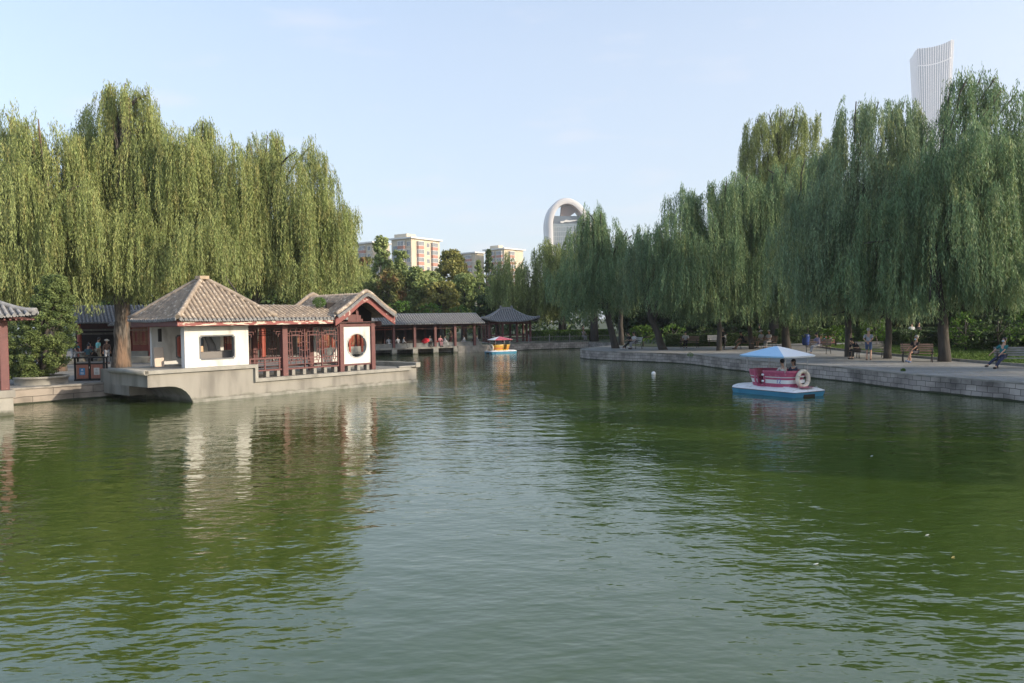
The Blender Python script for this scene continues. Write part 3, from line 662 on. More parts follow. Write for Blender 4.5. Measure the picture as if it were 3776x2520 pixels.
    for (y0, y1) in ((.37, .47), (2.76, 2.86)):
        m = MB(); m.holed(GC-.82, GC+.82, 1.13, 2.92, moon(GC, 2.0, .60), y0, y1); w_ = m.build('round_window_panel', M_white, t)
        m = MB(); a = moon(GC, 2.0, .62); b_ = moon(GC, 2.0, .565); n = 64; v = []
        for yy in (y0 - .02, y1 + .02): v += [(x, yy, z) for x, z in a] + [(x, yy, z) for x, z in b_]
        fs = []
        for i in range(n):
            j = (i + 1) % n; fs += [(i, j, n + j, n + i), (2 * n + i, 3 * n + i, 3 * n + j, 2 * n + j), (n + i, n + j, 3 * n + j, 3 * n + i), (i, 2 * n + i, 2 * n + j, j)]
        m.add(v, fs); m.build('window_rim', mat('grey_rim', (.42, .42, .40), .8), w_)
    return t
pavilion()

# ------------------------------------------------------------------ cut-off pavilion at the left edge
def left_pavilion():
    c = G(20, 1440, .90)                # near column foot
    t = thing('lakeside_gallery', 'grey-tiled gallery on a concrete pier, cut off by the left edge of the photo', 'pavilion', (c.x, c.y, 0), R(90) - R(47))
    # local +x runs away to the right rear (parallel to the bank), +y to the left rear
    m = MB(); m.box(-3.6, .28, -.15, 3.4, .64, .90); m.build('deck_slab', M_conc, t)
    m = MB(); m.box(-.35, .22, -.1, .45, -.6, .639); m.build('pier', M_conc2, t, bevel=.02)
    m = MB(); m.box(-3.4, -2.9, -.1, .45, -.6, .639); m.build('pier', M_conc2, t, bevel=.02)
    for (x, y) in ((0, 0), (-3.1, 0), (0, 3.1), (-3.1, 3.1)):
        m = MB(); m.box(x - .14, x + .14, y, y + .28, .9, 3.45); m.build('column', M_red, t, bevel=.015)
    m = MB(); m.box(-3.0, -.14, .06, .22, 3.2, 3.42); m.box(-.08, .08, .28, 3.1, 3.2, 3.42); m.build('lintel_beam', M_red, t)
    m = MB(); m.box(-2.95, -.15, .08, .2, .9, 1.3); m.build('low_wall', mat('greenish_plaster', (.42, .45, .42), .9), t)
    ro, _ = hip_roof('hip_roof', None, 2.45, 2.45, 3.52, 1.6, M_tileG, M_panG, up=.14, sp=.2, r=.06); ro.parent = t; ro.location = (-1.55, 1.75, 0)
    m = MB()
    for i in range(28): x = -3.9 + 4.7 * i / 27; m.bar((x, -.65, 3.43), (x, .3, 3.50), .06); m.bar((.85, -.6 + 4.7 * i / 27, 3.43), (.1, -.6 + 4.7 * i / 27, 3.50), .06)
    m.build('rafter_ends', M_red, t)
left_pavilion()

# ------------------------------------------------------------------ long hall on the left bank, behind the bins
def hall(name, label, cx, cy, rz, L_, dep, eave, rise, posts, z=GZ, doors=True):
    t = thing(name, label, 'hall', (cx, cy, z), rz)
    m = MB(); m.box(-.3, L_ + .3, -.3, dep + .3, -.3, .16); m.build('plinth', M_stone, t)
    ro, _ = roll_roof('tiled_roof', t, -.5, L_ + .5, dep / 2 + .8, eave, rise, M_tileG, M_panG, yc=dep / 2, sp=.24, r=.07)
    m = MB(); m.box(0, L_, -.05, .12, eave - .45, eave - .1); m.build('lintel_beam', M_reddk, t)
    n = posts
    for i in range(n + 1):
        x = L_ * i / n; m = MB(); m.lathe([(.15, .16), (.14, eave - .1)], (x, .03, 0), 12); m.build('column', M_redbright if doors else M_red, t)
    for i in range(n):
        a = L_ * i / n + .16; b = L_ * (i + 1) / n - .16; m = MB(); lattice(m, a, b, eave - .85, eave - .5, .03, 2, t=.03); m.build('hanging_lattice', M_conc2 if doors else M_red, t)
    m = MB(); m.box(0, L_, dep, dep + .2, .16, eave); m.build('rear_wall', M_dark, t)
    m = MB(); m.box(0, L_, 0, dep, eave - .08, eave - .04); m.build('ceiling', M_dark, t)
    return t
p0 = G(205, 1342, GZ)
h = hall('long_hall', 'dark open-fronted hall with grey tiles and fretwork behind the big willow trunk', p0.x, p0.y + 3, R(33), 13.2, 3.2, 2.75, 1.25, 4)
# lit red doors of the next hall to the right of the trunk
p1 = G(486, 1338, GZ)
def red_hall():
    t = thing('red_hall', 'vermilion hall front with panelled doors in sun to the right of the big willow trunk', 'hall', (p1.x, p1.y + 1.5, GZ), R(-6))
    L_ = 9.4
    m = MB(); m.box(-1.5, L_, -.2, 4.5, -.3, .16); m.build('plinth', M_stone, t)
    ro, _ = roll_roof('tiled_roof', t, -2.0, L_, 2.8, 2.55, 1.0, M_tileG, M_panG, yc=2.2, sp=.26, r=.07)
    for i in range(6):
        x = -1.4 + i * 2.0; m = MB(); m.lathe([(.15, .16), (.14, 2.55)], (x, .1, 0), 12); m.build('column', M_redbright, t)
    for i in range(5):
        x = -1.4 + i * 2.0
        m = MB(); m.box(x + .16, x + 1.84,   .9, 1.0, .16, 2.5); d = m.build('door_panel', M_redbright, t)
        m = MB()
        for k in range(3): lattice(m, x + .24 + .55 * k, x + .68 + .55 * k, 1.15, 2.3, .88, 2, t=.03)
        m.build('door_lattice', mat('door_gilt', (.45, .25, .14), .6), d)
        m = MB(); lattice(m, x + .16, x + 1.84, 2.15, 2.45, .1, 2, t=.03); m.build('hanging_lattice', mat('pale_fretwork', (.42, .32, .25), .8), t)
        m = MB(); m.box(x + .2, x + 1.8, .0, .25, .16, .72); m.build('low_wall', M_conc2, t)
    m = MB(); m.box(-1.4, L_, 4.2, 4.4, .16, 2.5); m.build('rear_wall', M_dark, t)
red_hall()

# ------------------------------------------------------------------ far gallery over the water with its corner pavilion
def far_gallery():
    a = G(1452, 1310, 0); b = G(1678, 1301.5, 0); d = (b - a); L1 = d.length; u = d.normalized(); ang = math.atan2(u.y, u.x)
    t = thing('covered_gallery', 'long grey-tiled covered gallery on concrete piers across the far end of the pond', 'gallery', (a.x, a.y, 0), ang)
    x0, x1 = -13.0, 9.2; sp = L1 / 3
    m = MB(); m.box(x0, L1 + .2, -.18, 2.6, .50, .66); m.build('deck_slab', M_conc, t)
    m = MB(); m.box(x0, x1, -.02, .12, .661, 1.02); m.box(x0, x1, -.06, .3, 1.02, 1.06); m.build('parapet_wall', mat('grey_parapet', (.24, .24, .225), .9, (.17, .17, .16), 3), t)
    m = MB(); m.box(L1 + .21, x1 + .5, -.25, 2.8, -.3, .655); m.build('stone_footing', M_stone, t)
    k = -6
    while x0 + .2 <= k * sp <= x1 + .1 or k * sp < x0 + .2:
        x = k * sp
        if x >= x0:
            m = MB(); m.box(x - .12, x + .12, -.16, .08, .655, 2.95); m.build('column', M_red, t)
            m = MB(); m.box(x - .1, x + .1, 2.3, 2.5, .66, 2.95); m.build('column', M_reddk, t)
            if k <= 3:
                m = MB(); m.box(x - .26, x + .26, -.22, .3, -.6, .499); m.build('pier', M_conc2, t)
            m = MB(); lattice(m, x + .12, x + sp - .12, 2.38, 2.62, -.03, 2, t=.028); m.build('hanging_lattice', M_redbright if k <= -1 else M_reddk, t)
        k += 1
    m = MB(); m.box(x0, x1, -.12, .04, 2.64, 2.9); m.build('lintel_beam', M_reddk, t)
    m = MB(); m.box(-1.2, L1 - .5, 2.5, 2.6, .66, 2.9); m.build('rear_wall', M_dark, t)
    for i in range(11):
        xx = x0 + .1 + i * 1.05; m = MB(); m.box(xx, xx + .98, 1.2, 1.26, .66, 2.9); d_ = m.build('door_panel', M_redbright, t); m = MB(); lattice(m, xx + .08, xx + .45, 1.3, 2.4, 1.18, 2, t=.03); lattice(m, xx + .53, xx + .9, 1.3, 2.4, 1.18, 2, t=.03); m.build('door_lattice', mat('door_gilt', (.45, .25, .14), .6), d_)
    m = MB(); m.box(x0, x1, -.1, 2.6, 2.9, 2.93); m.build('ceiling', M_dark, t)
    roll_roof('tiled_roof', t, x0 - .3, x1, 1.95, 2.9, .95, M_tileG, M_panG, yc=1.2, sp=.25, r=.075, roundness=.12)
far_gallery()
def corner_pavilion():
    c = G(1868, 1290, 0); c = Vector((c.x, c.y + 3.4, 0))
    t = thing('corner_pavilion', 'grey hip-roofed open pavilion with upturned eaves at the right end of the far gallery', 'pavilion', c, R(12))
    ax, ay = 3.1, 2.5
    for sx in (-1, -.35, .35, 1):
        for sy in (-1, 1):
            m = MB(); m.lathe([(.14, .7), (.13, 3.0)], (sx * (ax - .85), sy * (ay - .75), 0), 10); m.build('column', M_red, t)
    for sx in (-1, 1):
        m = MB(); m.lathe([(.14, .7), (.13, 3.0)], (sx * (ax - .85), 0, 0), 10); m.build('column', M_red, t)
    m = MB()
    for sy in (-1, 1):
        m.box(-ax + .85, ax - .85, sy * (ay - .75) - .05, sy * (ay - .75) + .05, 2.65, 2.95)
        for z in (1.1, 1.42): m.box(-ax + .99, ax - .99, sy * (ay - .75) - .04, sy * (ay - .75) + .04, z, z + .07)
    for sx in (-1, 1):
        m.box(sx * (ax - .85) - .05, sx * (ax - .85) + .05, -ay + .8, ay - .8, 2.66, 2.94)
        for z in (1.1, 1.42): m.box(sx * (ax - .85) - .04, sx * (ax - .85) + .04, -ay + .89, ay - .89, z, z + .07)
    m.build('railing', M_red, t)
    m = MB(); m.box(-ax + .4, ax - .4, -ay + .4, ay - .4, .3, .72); m.build('plinth', M_stone, t)
    ro, _ = hip_roof('hip_roof', t, ax, ay, 2.98, 1.35, M_tileG, M_panG, up=.4, sp=.25, r=.075)
corner_pavilion()
def wing_hall():
    t = thing('lakeside_hall', 'sunlit red hall on piers seen through the round window of the tea pavilion', 'hall', (-15.6, 60.2, 0), R(58)); L_ = 7.6
    m = MB(); m.box(0, L_, 0, 3, .5, .68); m.build('deck_slab', M_conc, t)
    m = MB(); m.box(.1, L_ - .1, .05, .2, .681, 1.15); m.build('parapet_wall', M_conc2, t)
    for i in range(6):
        x = .15 + (L_ - .3) * i / 5; m = MB(); m.box(x - .1, x + .1, .0, .2, .68, 2.95); m.build('column', M_redbright, t); m = MB(); m.box(x - .2, x + .2, .1, .5, -.6, .499); m.build('pier', M_conc2, t)
    for i in range(5):
        x = .28 + (L_ - .3) * i / 5; m = MB(); m.box(x, x + 1.2, .7, .78, .68, 2.9); d = m.build('door_panel', M_redbright, t); m = MB(); lattice(m, x + .1, x + .55, 1.3, 2.5, .68, 2, t=.03); lattice(m, x + .65, x + 1.1, 1.3, 2.5, .68, 2, t=.03); m.build('door_lattice', mat('door_gilt', (.45, .25, .14), .6), d)
    roll_roof('tiled_roof', t, -.3, L_ + .3, 2.0, 2.95, .8, M_tileG, M_panG, yc=1.4, sp=.26, r=.07)
wing_hall()
# ------------------------------------------------------------------ trees
def leaf_mat(name, c1, c2, trans=.3, scale=.6, isl=.35, **k): return mat(name, c1, .55, c2, scale, trans=trans, island=isl, spec=.25, **k)
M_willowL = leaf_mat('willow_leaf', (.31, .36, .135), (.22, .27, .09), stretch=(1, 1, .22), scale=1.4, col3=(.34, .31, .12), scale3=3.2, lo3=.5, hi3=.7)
M_willowR = leaf_mat('willow_leaf_shade', (.19, .285, .14), (.13, .21, .10), stretch=(1, 1, .22), scale=1.4, col3=(.26, .30, .12), scale3=3.0, lo3=.5, hi3=.7)  # shaded copy of the willow leaf; cool skylight is put into the colour
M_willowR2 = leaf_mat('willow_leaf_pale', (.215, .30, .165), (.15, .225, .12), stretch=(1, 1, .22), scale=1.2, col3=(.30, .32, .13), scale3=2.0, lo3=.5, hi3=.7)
M_willowY = leaf_mat('willow_leaf_yellow', (.30, .34, .125), (.20, .25, .085), stretch=(1, 1, .22), scale=1.0)  # lit copy of the willow leaf; yellow sunlight is put into the colour
M_barkw = mat('willow_bark', (.14, .12, .10), .95, (.05, .042, .034), 9, bump=.07, bscale=11, stretch=(1, 1, .22), lo=.42, hi=.56, col3=(.20, .13, .085), scale3=1.5, lo3=.52, hi3=.62)
M_barkd = mat('dark_bark', (.075, .065, .055), .95, (.045, .04, .035), 5, bump=.03, bscale=9, stretch=(1, 1, .3))

def strands(lobes, LL=.22, LW=.045, sp=.085, ns=8):
    """lobes: rows of x, y, ztop, radius, length, zmin, bunches -> leaf quads of hanging willow twigs"""
    out = []
    for (x, y, zt, r, L_, zmin, nb) in lobes:
        nb = int(nb); ph = rng.uniform(0, 2 * np.pi, nb); q = np.sqrt(rng.uniform(0, 1, nb)); br = r * q
        bx = x + np.cos(ph) * br * .75; by = y + np.sin(ph) * br * .75; bz = zt - .95 * r * q ** 1.6 - rng.uniform(0, .5, nb) + (rng.random(nb) < .12) * rng.uniform(0, .7, nb)
        bl = L_ * rng.uniform(.55, 1.15, nb)
        sx = np.repeat(bx, ns) + rng.normal(0, .10, nb * ns); sy = np.repeat(by, ns) + rng.normal(0, .10, nb * ns); sz = np.repeat(bz, ns) + rng.normal(0, .18, nb * ns)
        sl = np.repeat(bl, ns) * rng.uniform(.6, 1.05, nb * ns)
        arc = r * .32 * np.repeat(.3 + q, ns) * rng.uniform(.5, 1.3, nb * ns); sph = np.repeat(ph, ns) + rng.normal(0, .35, nb * ns)
        sl = np.minimum(sl, sz - (zmin + np.repeat(rng.exponential(.5, nb), ns) + rng.exponential(.35, nb * ns))); ok = sl > .5
        sx, sy, sz, sl, arc, sph = sx[ok], sy[ok], sz[ok], sl[ok], arc[ok], sph[ok]
        n = np.maximum(4, (sl / sp)).astype(int); idx = np.repeat(np.arange(len(sl)), n); st = np.concatenate([np.arange(k) / k for k in n]) if len(n) else np.zeros(0)
        d = st * sl[idx]; o = arc[idx] * (1 - np.exp(-d * 1.6)); rise = .28 * arc[idx] * np.exp(-((d - .25) / .3) ** 2)
        sway = rng.normal(0, 1, len(sl))[idx] * .05 * d
        px_ = sx[idx] + np.cos(sph[idx]) * o + sway * .6 + rng.normal(0, .02, len(d)); py_ = sy[idx] + np.sin(sph[idx]) * o + sway * .5 + rng.normal(0, .02, len(d)); pz_ = sz[idx] - d + rise
        out.append(np.c_[px_, py_, pz_])
    P = np.vstack(out); n = len(P); a = rng.uniform(0, 2 * np.pi, n); tl = rng.uniform(.05, .8, n)
    D = np.c_[np.cos(a) * tl, np.sin(a) * tl, -np.ones(n)]; D /= np.linalg.norm(D, axis=1)[:, None]
    b = a + rng.uniform(-1.3, 1.3, n); S = np.c_[-np.sin(b), np.cos(b), np.zeros(n)]; l = LL * rng.uniform(.6, 1.3, n)[:, None]; w_ = LW * rng.uniform(.7, 1.2, n)[:, None] / 2
    V = np.zeros((n, 4, 3)); V[:, 0] = P; V[:, 1] = P + D * l * .45 + S * w_; V[:, 2] = P + D * l; V[:, 3] = P + D * l * .45 - S * w_
    return V
def limb(mb, a, b, r0, r1, bow=.0, n=7, seg=8, wob=.05):
    a = Vector(a); b = Vector(b); pts = []
    for i in range(n + 1):
        k = i / n; p = a.lerp(b, k); p.z += bow * math.sin(math.pi * k) * (b - a).length
        if 0 < i < n: p += Vector((rnd.uniform(-1, 1), rnd.uniform(-1, 1), 0)) * wob * (b - a).length * .3
        pts.append(p)
    mb.tube(pts, [r0 + (r1 - r0) * (i / n) ** .8 for i in range(n + 1)], seg)
    return pts
N_LEAF = [0]
def willow(label, trunk, tr, tops, bot, Y, rad=1.6, L_=3.6, tiers=170, nb=24, dY=2.2, m=None, LL=.22, LW=.045, sp=.085, bark=None, gap=0.0, group=None, thin=1.0):
    """trunk: photo points of the stem; tops: photo points of the crown's fountains; bot: photo row where the twigs end"""
    base = A(trunk[0][0], trunk[0][1], Y); base.z = GZ
    t = thing('willow_tree', label, 'willow tree', base, 0, group)
    lob = []; cx = base.x
    k = Y / FPX
    for q in tops:
        px, py = q[0], q[1]; b_ = q[2] if len(q) > 2 else bot
        y = py; lev = 0
        while y < b_ - 90:
            dy = rnd.uniform(-dY, dY) if lev else rnd.uniform(-dY, dY) * .7
            pxx = px + (rnd.uniform(-1, 1) * rad / k * .85 if lev else 0); pyy = y + (rnd.uniform(-25, 25) if lev else 0)
            p = A(pxx, pyy, Y + dy); zb = A(px, b_ + rnd.uniform(-70, 25), Y + dy).z
            r_ = rad * rnd.uniform(.75, 1.5) * (1 if lev else q[3] if len(q) > 3 else .8)
            lob.append((p.x - base.x, p.y - base.y, p.z - base.z, r_, L_ * rnd.uniform(.8, 1.25), zb - base.z, nb * (thin * .5 if not lev else .72)))
            if rnd.random() < .75:
                for _ in range(2 if lev else 3):
                    a_ = rnd.uniform(0, 6.283); rr_ = r_ * rnd.uniform(.6, 1.15); lob.append((p.x - base.x + math.cos(a_) * rr_, p.y - base.y + math.sin(a_) * rr_, p.z - base.z + rnd.uniform(-1.2, .25) - rr_ * .35, rnd.uniform(.25, .5), L_ * rnd.uniform(.35, .8), zb - base.z, rnd.choice((3, 4, 5))))
            y += tiers * rnd.uniform(.8, 1.2); lev += 1
    V = strands(lob, LL, LW, sp); N_LEAF[0] += len(V)
    quads_obj('crown', V, m or M_willowL, t)
    mb = MB(); tp = [A(x, y, Y) - base for x, y in trunk]; tp[0].z = -.2
    full = []
    for i in range(len(tp) - 1):
        for j in range(4): full.append(tp[i].lerp(tp[i + 1], j / 4) + Vector((rnd.uniform(-.04, .04), rnd.uniform(-.04, .04), 0)) * (i + j > 0))
    full.append(tp[-1]); n = len(full)
    rr = [tr * (1.0 + .28 * max(0, 1 - i / 1.6)) * (1 - .45 * i / n) for i in range(n)]
    mb.tube(full, rr, 12)
    # limbs to some of the fountains
    for l in sorted(lob, key=lambda q: -q[2])[:7] + rnd.sample(lob, min(6, len(lob))):
        s = full[rnd.randint(n // 2, n - 1)]; e = Vector((l[0], l[1], l[2] - .5))
        if e.z < s.z + .5: s = full[n // 2]
        limb(mb, s, e, tr * .38, .035, .10 if e.z < s.z + 3 else .04)
    mb.build('trunk', bark or M_barkw, t)
    return t
def zz(x, y): return (x / 1.552, 240 + y / 1.552)           # measuring frame of the left trees
# left bank
willow('broad weeping willow at the far left edge, in front of the dark hall', [(215, 1352), (205, 1150), (190, 900), (160, 700)], .38,
       [(-90, 470), (-30, 420), (19, 385), (62, 450), (100, 425), (140, 405), (196, 455), (240, 500), (-60, 640, 1180), (30, 600, 1190), (110, 640, 1180), (180, 680, 1170), (255, 700, 1150)], 1170, 44, nb=26, L_=4.0)
willow('tallest weeping willow with a thick bare trunk standing beside the tea pavilion', [(447, 1362), (452, 1180), (440, 1000), (455, 800), (460, 560), (462, 360)], .47,
       [(380, 322), (425, 300, 1000, .6), (461, 275, 1100, .6), (509, 312), (548, 380), (340, 455), (292, 440), (590, 405), (640, 450), (680, 470), (430, 450, 1120), (500, 480, 1110), (560, 560, 1120), (610, 600, 1110), (350, 620, 1120), (300, 600, 1140), (660, 640, 1110)], 1125, 46.4, nb=26, L_=4.2)
willow('weeping willow with an orange-brown leaning limb, rising behind the pyramid roof', [(770, 1345), (740, 1100), (700, 800), (735, 600)], .36,
       [(747, 418, 1080, .45), (710, 485), (785, 480), (832, 490), (870, 512), (690, 600), (760, 620), (830, 640), (880, 650), (720, 780), (810, 800)], 1110, 49, nb=26, L_=4.2, rad=1.7)
willow('weeping willow with a forked leaning trunk, rightmost of the left bank', [(925, 1340), (940, 1120), (975, 1000), (985, 800), (990, 600)], .33,
       [(921, 505), (986, 470, 1120, .55), (1044, 500), (1095, 520), (1150, 508), (1172, 560), (1188, 680, 1100, .6), (1225, 745, 1080), (1262, 765, 985, .8), (1000, 620), (1080, 660), (1140, 700), (960, 720), (1050, 800), (1150, 840), (1215, 860, 1120), (1130, 900, 1130)], 1130, 51, nb=26, L_=4.2, rad=1.7)
# right bank, near row first
willow('large weeping willow over the masked man on the bench, its dark trunk leaning left', [(3483, 1346), (3478, 1180), (3440, 960), (3410, 840), (3440, 640)], .27,
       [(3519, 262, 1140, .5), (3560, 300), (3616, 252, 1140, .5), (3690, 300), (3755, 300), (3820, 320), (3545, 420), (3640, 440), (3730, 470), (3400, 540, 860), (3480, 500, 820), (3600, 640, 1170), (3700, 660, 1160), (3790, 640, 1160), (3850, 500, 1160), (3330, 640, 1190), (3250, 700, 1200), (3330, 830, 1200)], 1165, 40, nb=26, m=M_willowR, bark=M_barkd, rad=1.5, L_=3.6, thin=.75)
willow('weeping willow whose upright trunk stands left of the man in blue shorts', [(3131, 1323), (3128, 1160), (3120, 900), (3160, 600)], .21,
       [(3157, 342, 1190, .5), (3125, 400), (3200, 360), (3240, 345, 1190, .5), (3290, 370), (3335, 345, 1190, .5), (3378, 385, 1190, .6), (3060, 520), (3130, 560), (3210, 560), (3300, 540), (3370, 560, 900), (3010, 640), (2960, 700, 1180), (3080, 720, 1200)], 1195, 46, nb=24, m=M_willowR2, bark=M_barkd, rad=1.7, L_=3.8, thin=.8)
willow('slim-trunked willow between the grey bench and the bench with the man in black', [(3273, 1331), (3276, 1160), (3285, 950)], .19,
       [(3180, 700, 1190), (3260, 640, 1190), (3340, 720, 1180), (3390, 620, 820), (3240, 820, 1200)], 1195, 43.5, nb=22, m=M_willowR, bark=M_barkd, rad=1.6)
willow('weeping willow with a pale ribbed trunk behind the blue and white boat canopy', [(2901, 1284), (2893, 1180), (2880, 950), (2900, 700)], .30,
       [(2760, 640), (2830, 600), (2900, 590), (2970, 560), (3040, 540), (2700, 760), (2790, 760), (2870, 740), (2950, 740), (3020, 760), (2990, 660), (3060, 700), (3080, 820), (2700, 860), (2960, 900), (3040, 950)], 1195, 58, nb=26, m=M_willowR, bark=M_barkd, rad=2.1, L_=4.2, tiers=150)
willow('willow with a curved grey trunk beside the two seated people in white caps', [(2773, 1288), (2762, 1180), (2740, 1000)], .19,
       [(2640, 800), (2700, 840), (2780, 860), (2730, 960)], 1185, 59, nb=22, m=M_willowR2, bark=M_barkd, rad=2.0, L_=3.8)
willow('willow with an orange scar on its trunk, in front of the white slatted bench', [(2651, 1297), (2655, 1200), (2640, 1040), (2620, 800)], .19,
       [(2519, 680), (2551, 684), (2590, 700), (2627, 670), (2680, 640), (2715, 612), (2755, 625), (2560, 820), (2640, 800), (2510, 860), (2480, 760), (2590, 960), (2660, 940), (2520, 1000), (2490, 900)], 1190, 57, nb=26, m=M_willowR, bark=M_barkd, rad=1.9, L_=4.2)
willow('willow with a stout trunk leaning left over the curve of the promenade', [(2449, 1295), (2420, 1220), (2395, 1165), (2370, 1020)], .29,
       [(2350, 850), (2400, 835), (2440, 870), (2480, 840), (2520, 900), (2380, 960), (2460, 980), (2320, 960), (2500, 1000), (2540, 950)], 1170, 60, nb=24, m=M_willowR2, bark=M_barkd, rad=1.9, L_=4.0)
willow('weeping willow at the tip of the promenade, its trunk beside the leftmost bench', [(2272, 1290), (2245, 1180), (2232, 1100), (2230, 900)], .28,
       [(2150, 800), (2168, 762, 1180, .8), (2190, 758, 1180, .6), (2215, 768), (2255, 805), (2310, 830), (2360, 815), (2130, 900), (2200, 900), (2290, 920), (2090, 960, 1190), (2160, 1000)], 1180, 64.5, nb=26, m=M_willowR, bark=M_barkd, rad=2.0, L_=4.2, tiers=150)
willow('thin-trunked willow standing just behind the one at the promenade tip', [(2290, 1272), (2288, 1170), (2300, 1000)], .25,
       [(2330, 930), (2260, 960), (2380, 930)], 1150, 72, nb=20, m=M_willowY, bark=M_barkd, rad=2.0)
T8 = [o for o in COL.objects if o.name.startswith('willow_tree') and 'masked man on the bench' in o.get('label', '')][0]
for i, (x, y, a, s_) in enumerate([(26.5, 31.0, 200, .74), (25.0, 23.0, 70, .76), (29.0, 15.5, 310, .78), (31.0, 8.0, 160, .74)]):  # out-of-view copies, added so their shade falls on boat and right water
    c_ = copy_tree(T8); c_.location = (x, y, GZ); c_.rotation_euler = (0, 0, R(a)); c_.scale = (s_, s_, s_); c_['group'] = 'willows continuing the near right bank'
    c_['label'] = ['willow just beyond the right edge, nearest the teal-shirted sitter', 'willow on the near right bank, second beyond the right edge', 'willow on the near right bank, third beyond the right edge', 'willow on the near right bank, farthest beyond the right edge'][i]
# behind, catching the sun
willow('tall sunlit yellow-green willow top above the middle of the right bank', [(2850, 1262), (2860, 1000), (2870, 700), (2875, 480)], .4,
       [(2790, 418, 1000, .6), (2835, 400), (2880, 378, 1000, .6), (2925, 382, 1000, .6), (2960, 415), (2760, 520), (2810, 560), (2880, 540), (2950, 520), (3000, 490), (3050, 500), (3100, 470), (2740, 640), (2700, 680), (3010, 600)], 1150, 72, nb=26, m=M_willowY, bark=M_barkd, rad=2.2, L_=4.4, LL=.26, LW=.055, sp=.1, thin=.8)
willow('sunlit willow directly right of the corner pavilion at the far end', [(2075, 1246), (2072, 1150), (2060, 1000)], .5,
       [(1870, 925, 1150, .7), (1905, 930), (1945, 950), (1985, 930), (2018, 868, 1180, .6), (2050, 880), (2085, 905), (2120, 940), (1850, 1000, 1130), (1900, 1010, 1150), (1960, 1020), (2030, 1010), (2100, 1020), (2160, 1000)], 1190, 90, nb=30, m=M_willowY, bark=M_barkd, rad=2.6, L_=5.0, LL=.32, LW=.07, sp=.12, tiers=130)
willow('willow half hidden behind the promenade-tip tree, left of the arched skyscraper', [(2190, 1246), (2190, 1000)], .4,
       [(2130, 830), (2190, 790), (2240, 850), (2330, 850)], 1150, 84, nb=26, m=M_willowY, bark=M_barkd, rad=2.6, L_=5.0, LL=.3, LW=.065, sp=.12, tiers=140)

def clump_leaves(cl, per, size, flat=.5):
    out = []
    for (x, y, z, r) in cl:
        n = int(per * r * r); d = rng.normal(0, 1, (n, 3)); d /= np.linalg.norm(d, axis=1)[:, None]; rr_ = r * rng.uniform(.45, 1.08, n) ** .6
        P = np.c_[x + d[:, 0] * rr_, y + d[:, 1] * rr_, z + d[:, 2] * rr_ * .8]
        N_ = d * flat + rng.normal(0, .6, (n, 3)); N_ /= np.linalg.norm(N_, axis=1)[:, None]
        T_ = np.cross(N_, rng.normal(0, 1, (n, 3))); T_ /= np.linalg.norm(T_, axis=1)[:, None]; B_ = np.cross(N_, T_); s = size * rng.uniform(.6, 1.3, n)[:, None]
        V = np.zeros((n, 4, 3)); V[:, 0] = P - T_ * s * .6; V[:, 1] = P + B_ * s * .32; V[:, 2] = P + T_ * s * .6; V[:, 3] = P - B_ * s * .32
        out.append(V)
    return np.vstack(out)
LM = {
 'green': leaf_mat('broad_leaf', (.28, .33, .12), (.19, .25, .08), .25, .5),
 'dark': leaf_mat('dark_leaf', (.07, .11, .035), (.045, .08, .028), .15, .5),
 'yellow': leaf_mat('turning_leaf', (.29, .27, .08), (.19, .20, .055), .25, .5),
 'rust': leaf_mat('rusty_leaf', (.17, .19, .06), (.14, .15, .05), .25, .5, col3=(.27, .16, .07), scale3=.45, lo3=.52, hi3=.60),
 'bright': leaf_mat('lit_shrub_leaf', (.10, .19, .03), (.065, .13, .02), .3, .7),
 'conifer': leaf_mat('conifer_needles', (.09, .13, .05), (.06, .09, .035), .1, .6)}
def tree(label, px, Y, top, bot, hw, kind='green', shape='round', size=.3, per=70, base=None, name='broadleaf_tree', cat='tree', group=None, n=None, tr=.2, hide_trunk=False):
    """crown between the photo rows top and bot, half width hw (photo px) at distance Y"""
    k = Y / FPX; c = A(px, bot, Y); zt = A(px, top, Y).z - GZ; zb = max(.3, c.z - GZ); W = hw * k; Hh = zt - zb
    t = thing(name, label, cat, (c.x, Y, GZ), 0, group); cl = []
    n = n or int(50 + W * Hh * 3.6)
    for i in range(n):
        f = rnd.random() ** .9; z = zb + Hh * f
        if shape == 'round': wmax = W * math.sqrt(max(.02, 1 - ((f - .42) / .6) ** 2))
        elif shape == 'cone': wmax = W * (1 - f) ** .8 + .15
        elif shape == 'column': wmax = W * (.35 + .65 * math.sin(math.pi * min(1, f + .25)))
        else: wmax = W
        wmax *= rnd.uniform(.75, 1.15); a = rnd.uniform(0, 6.283); q = wmax * math.sqrt(rnd.uniform(.2, 1)); r = (.25 if shape != 'cone' else .2) * min(W, Hh / 2) * rnd.uniform(.6, 1.15) * (1 - .45 * f * (shape in ('cone', 'column')))
        r = max(r, .25)
        cl.append((math.cos(a) * max(0, q - r * .5), math.sin(a) * max(0, q - r * .5), min(z, zt - r * .7), r))
    if shape in ('cone', 'column'): cl.append((0, 0, zt - .3, .28)); cl.append((0, 0, zt - .8, .4))
    V = clump_leaves(cl, per, size); N_LEAF[0] += len(V); quads_obj('crown', V, LM[kind], t)
    mb = MB(); mb.tube([(0, 0, -.2), (.05, 0, zb * .6 + .2), (0, .05, zb + Hh * .35), (0, 0, zb + Hh * .8)], [tr * 1.3, tr, tr * .7, .04], 8)
    for q in rnd.sample(cl, min(7, len(cl))): limb(mb, (0, 0, min(zb + Hh * .25, q[2])), (q[0], q[1], q[2]), tr * .4, .03, seg=6)
    mb.build('trunk', M_barkd, t)
    return t
E_ = 'beyond the far gallery'
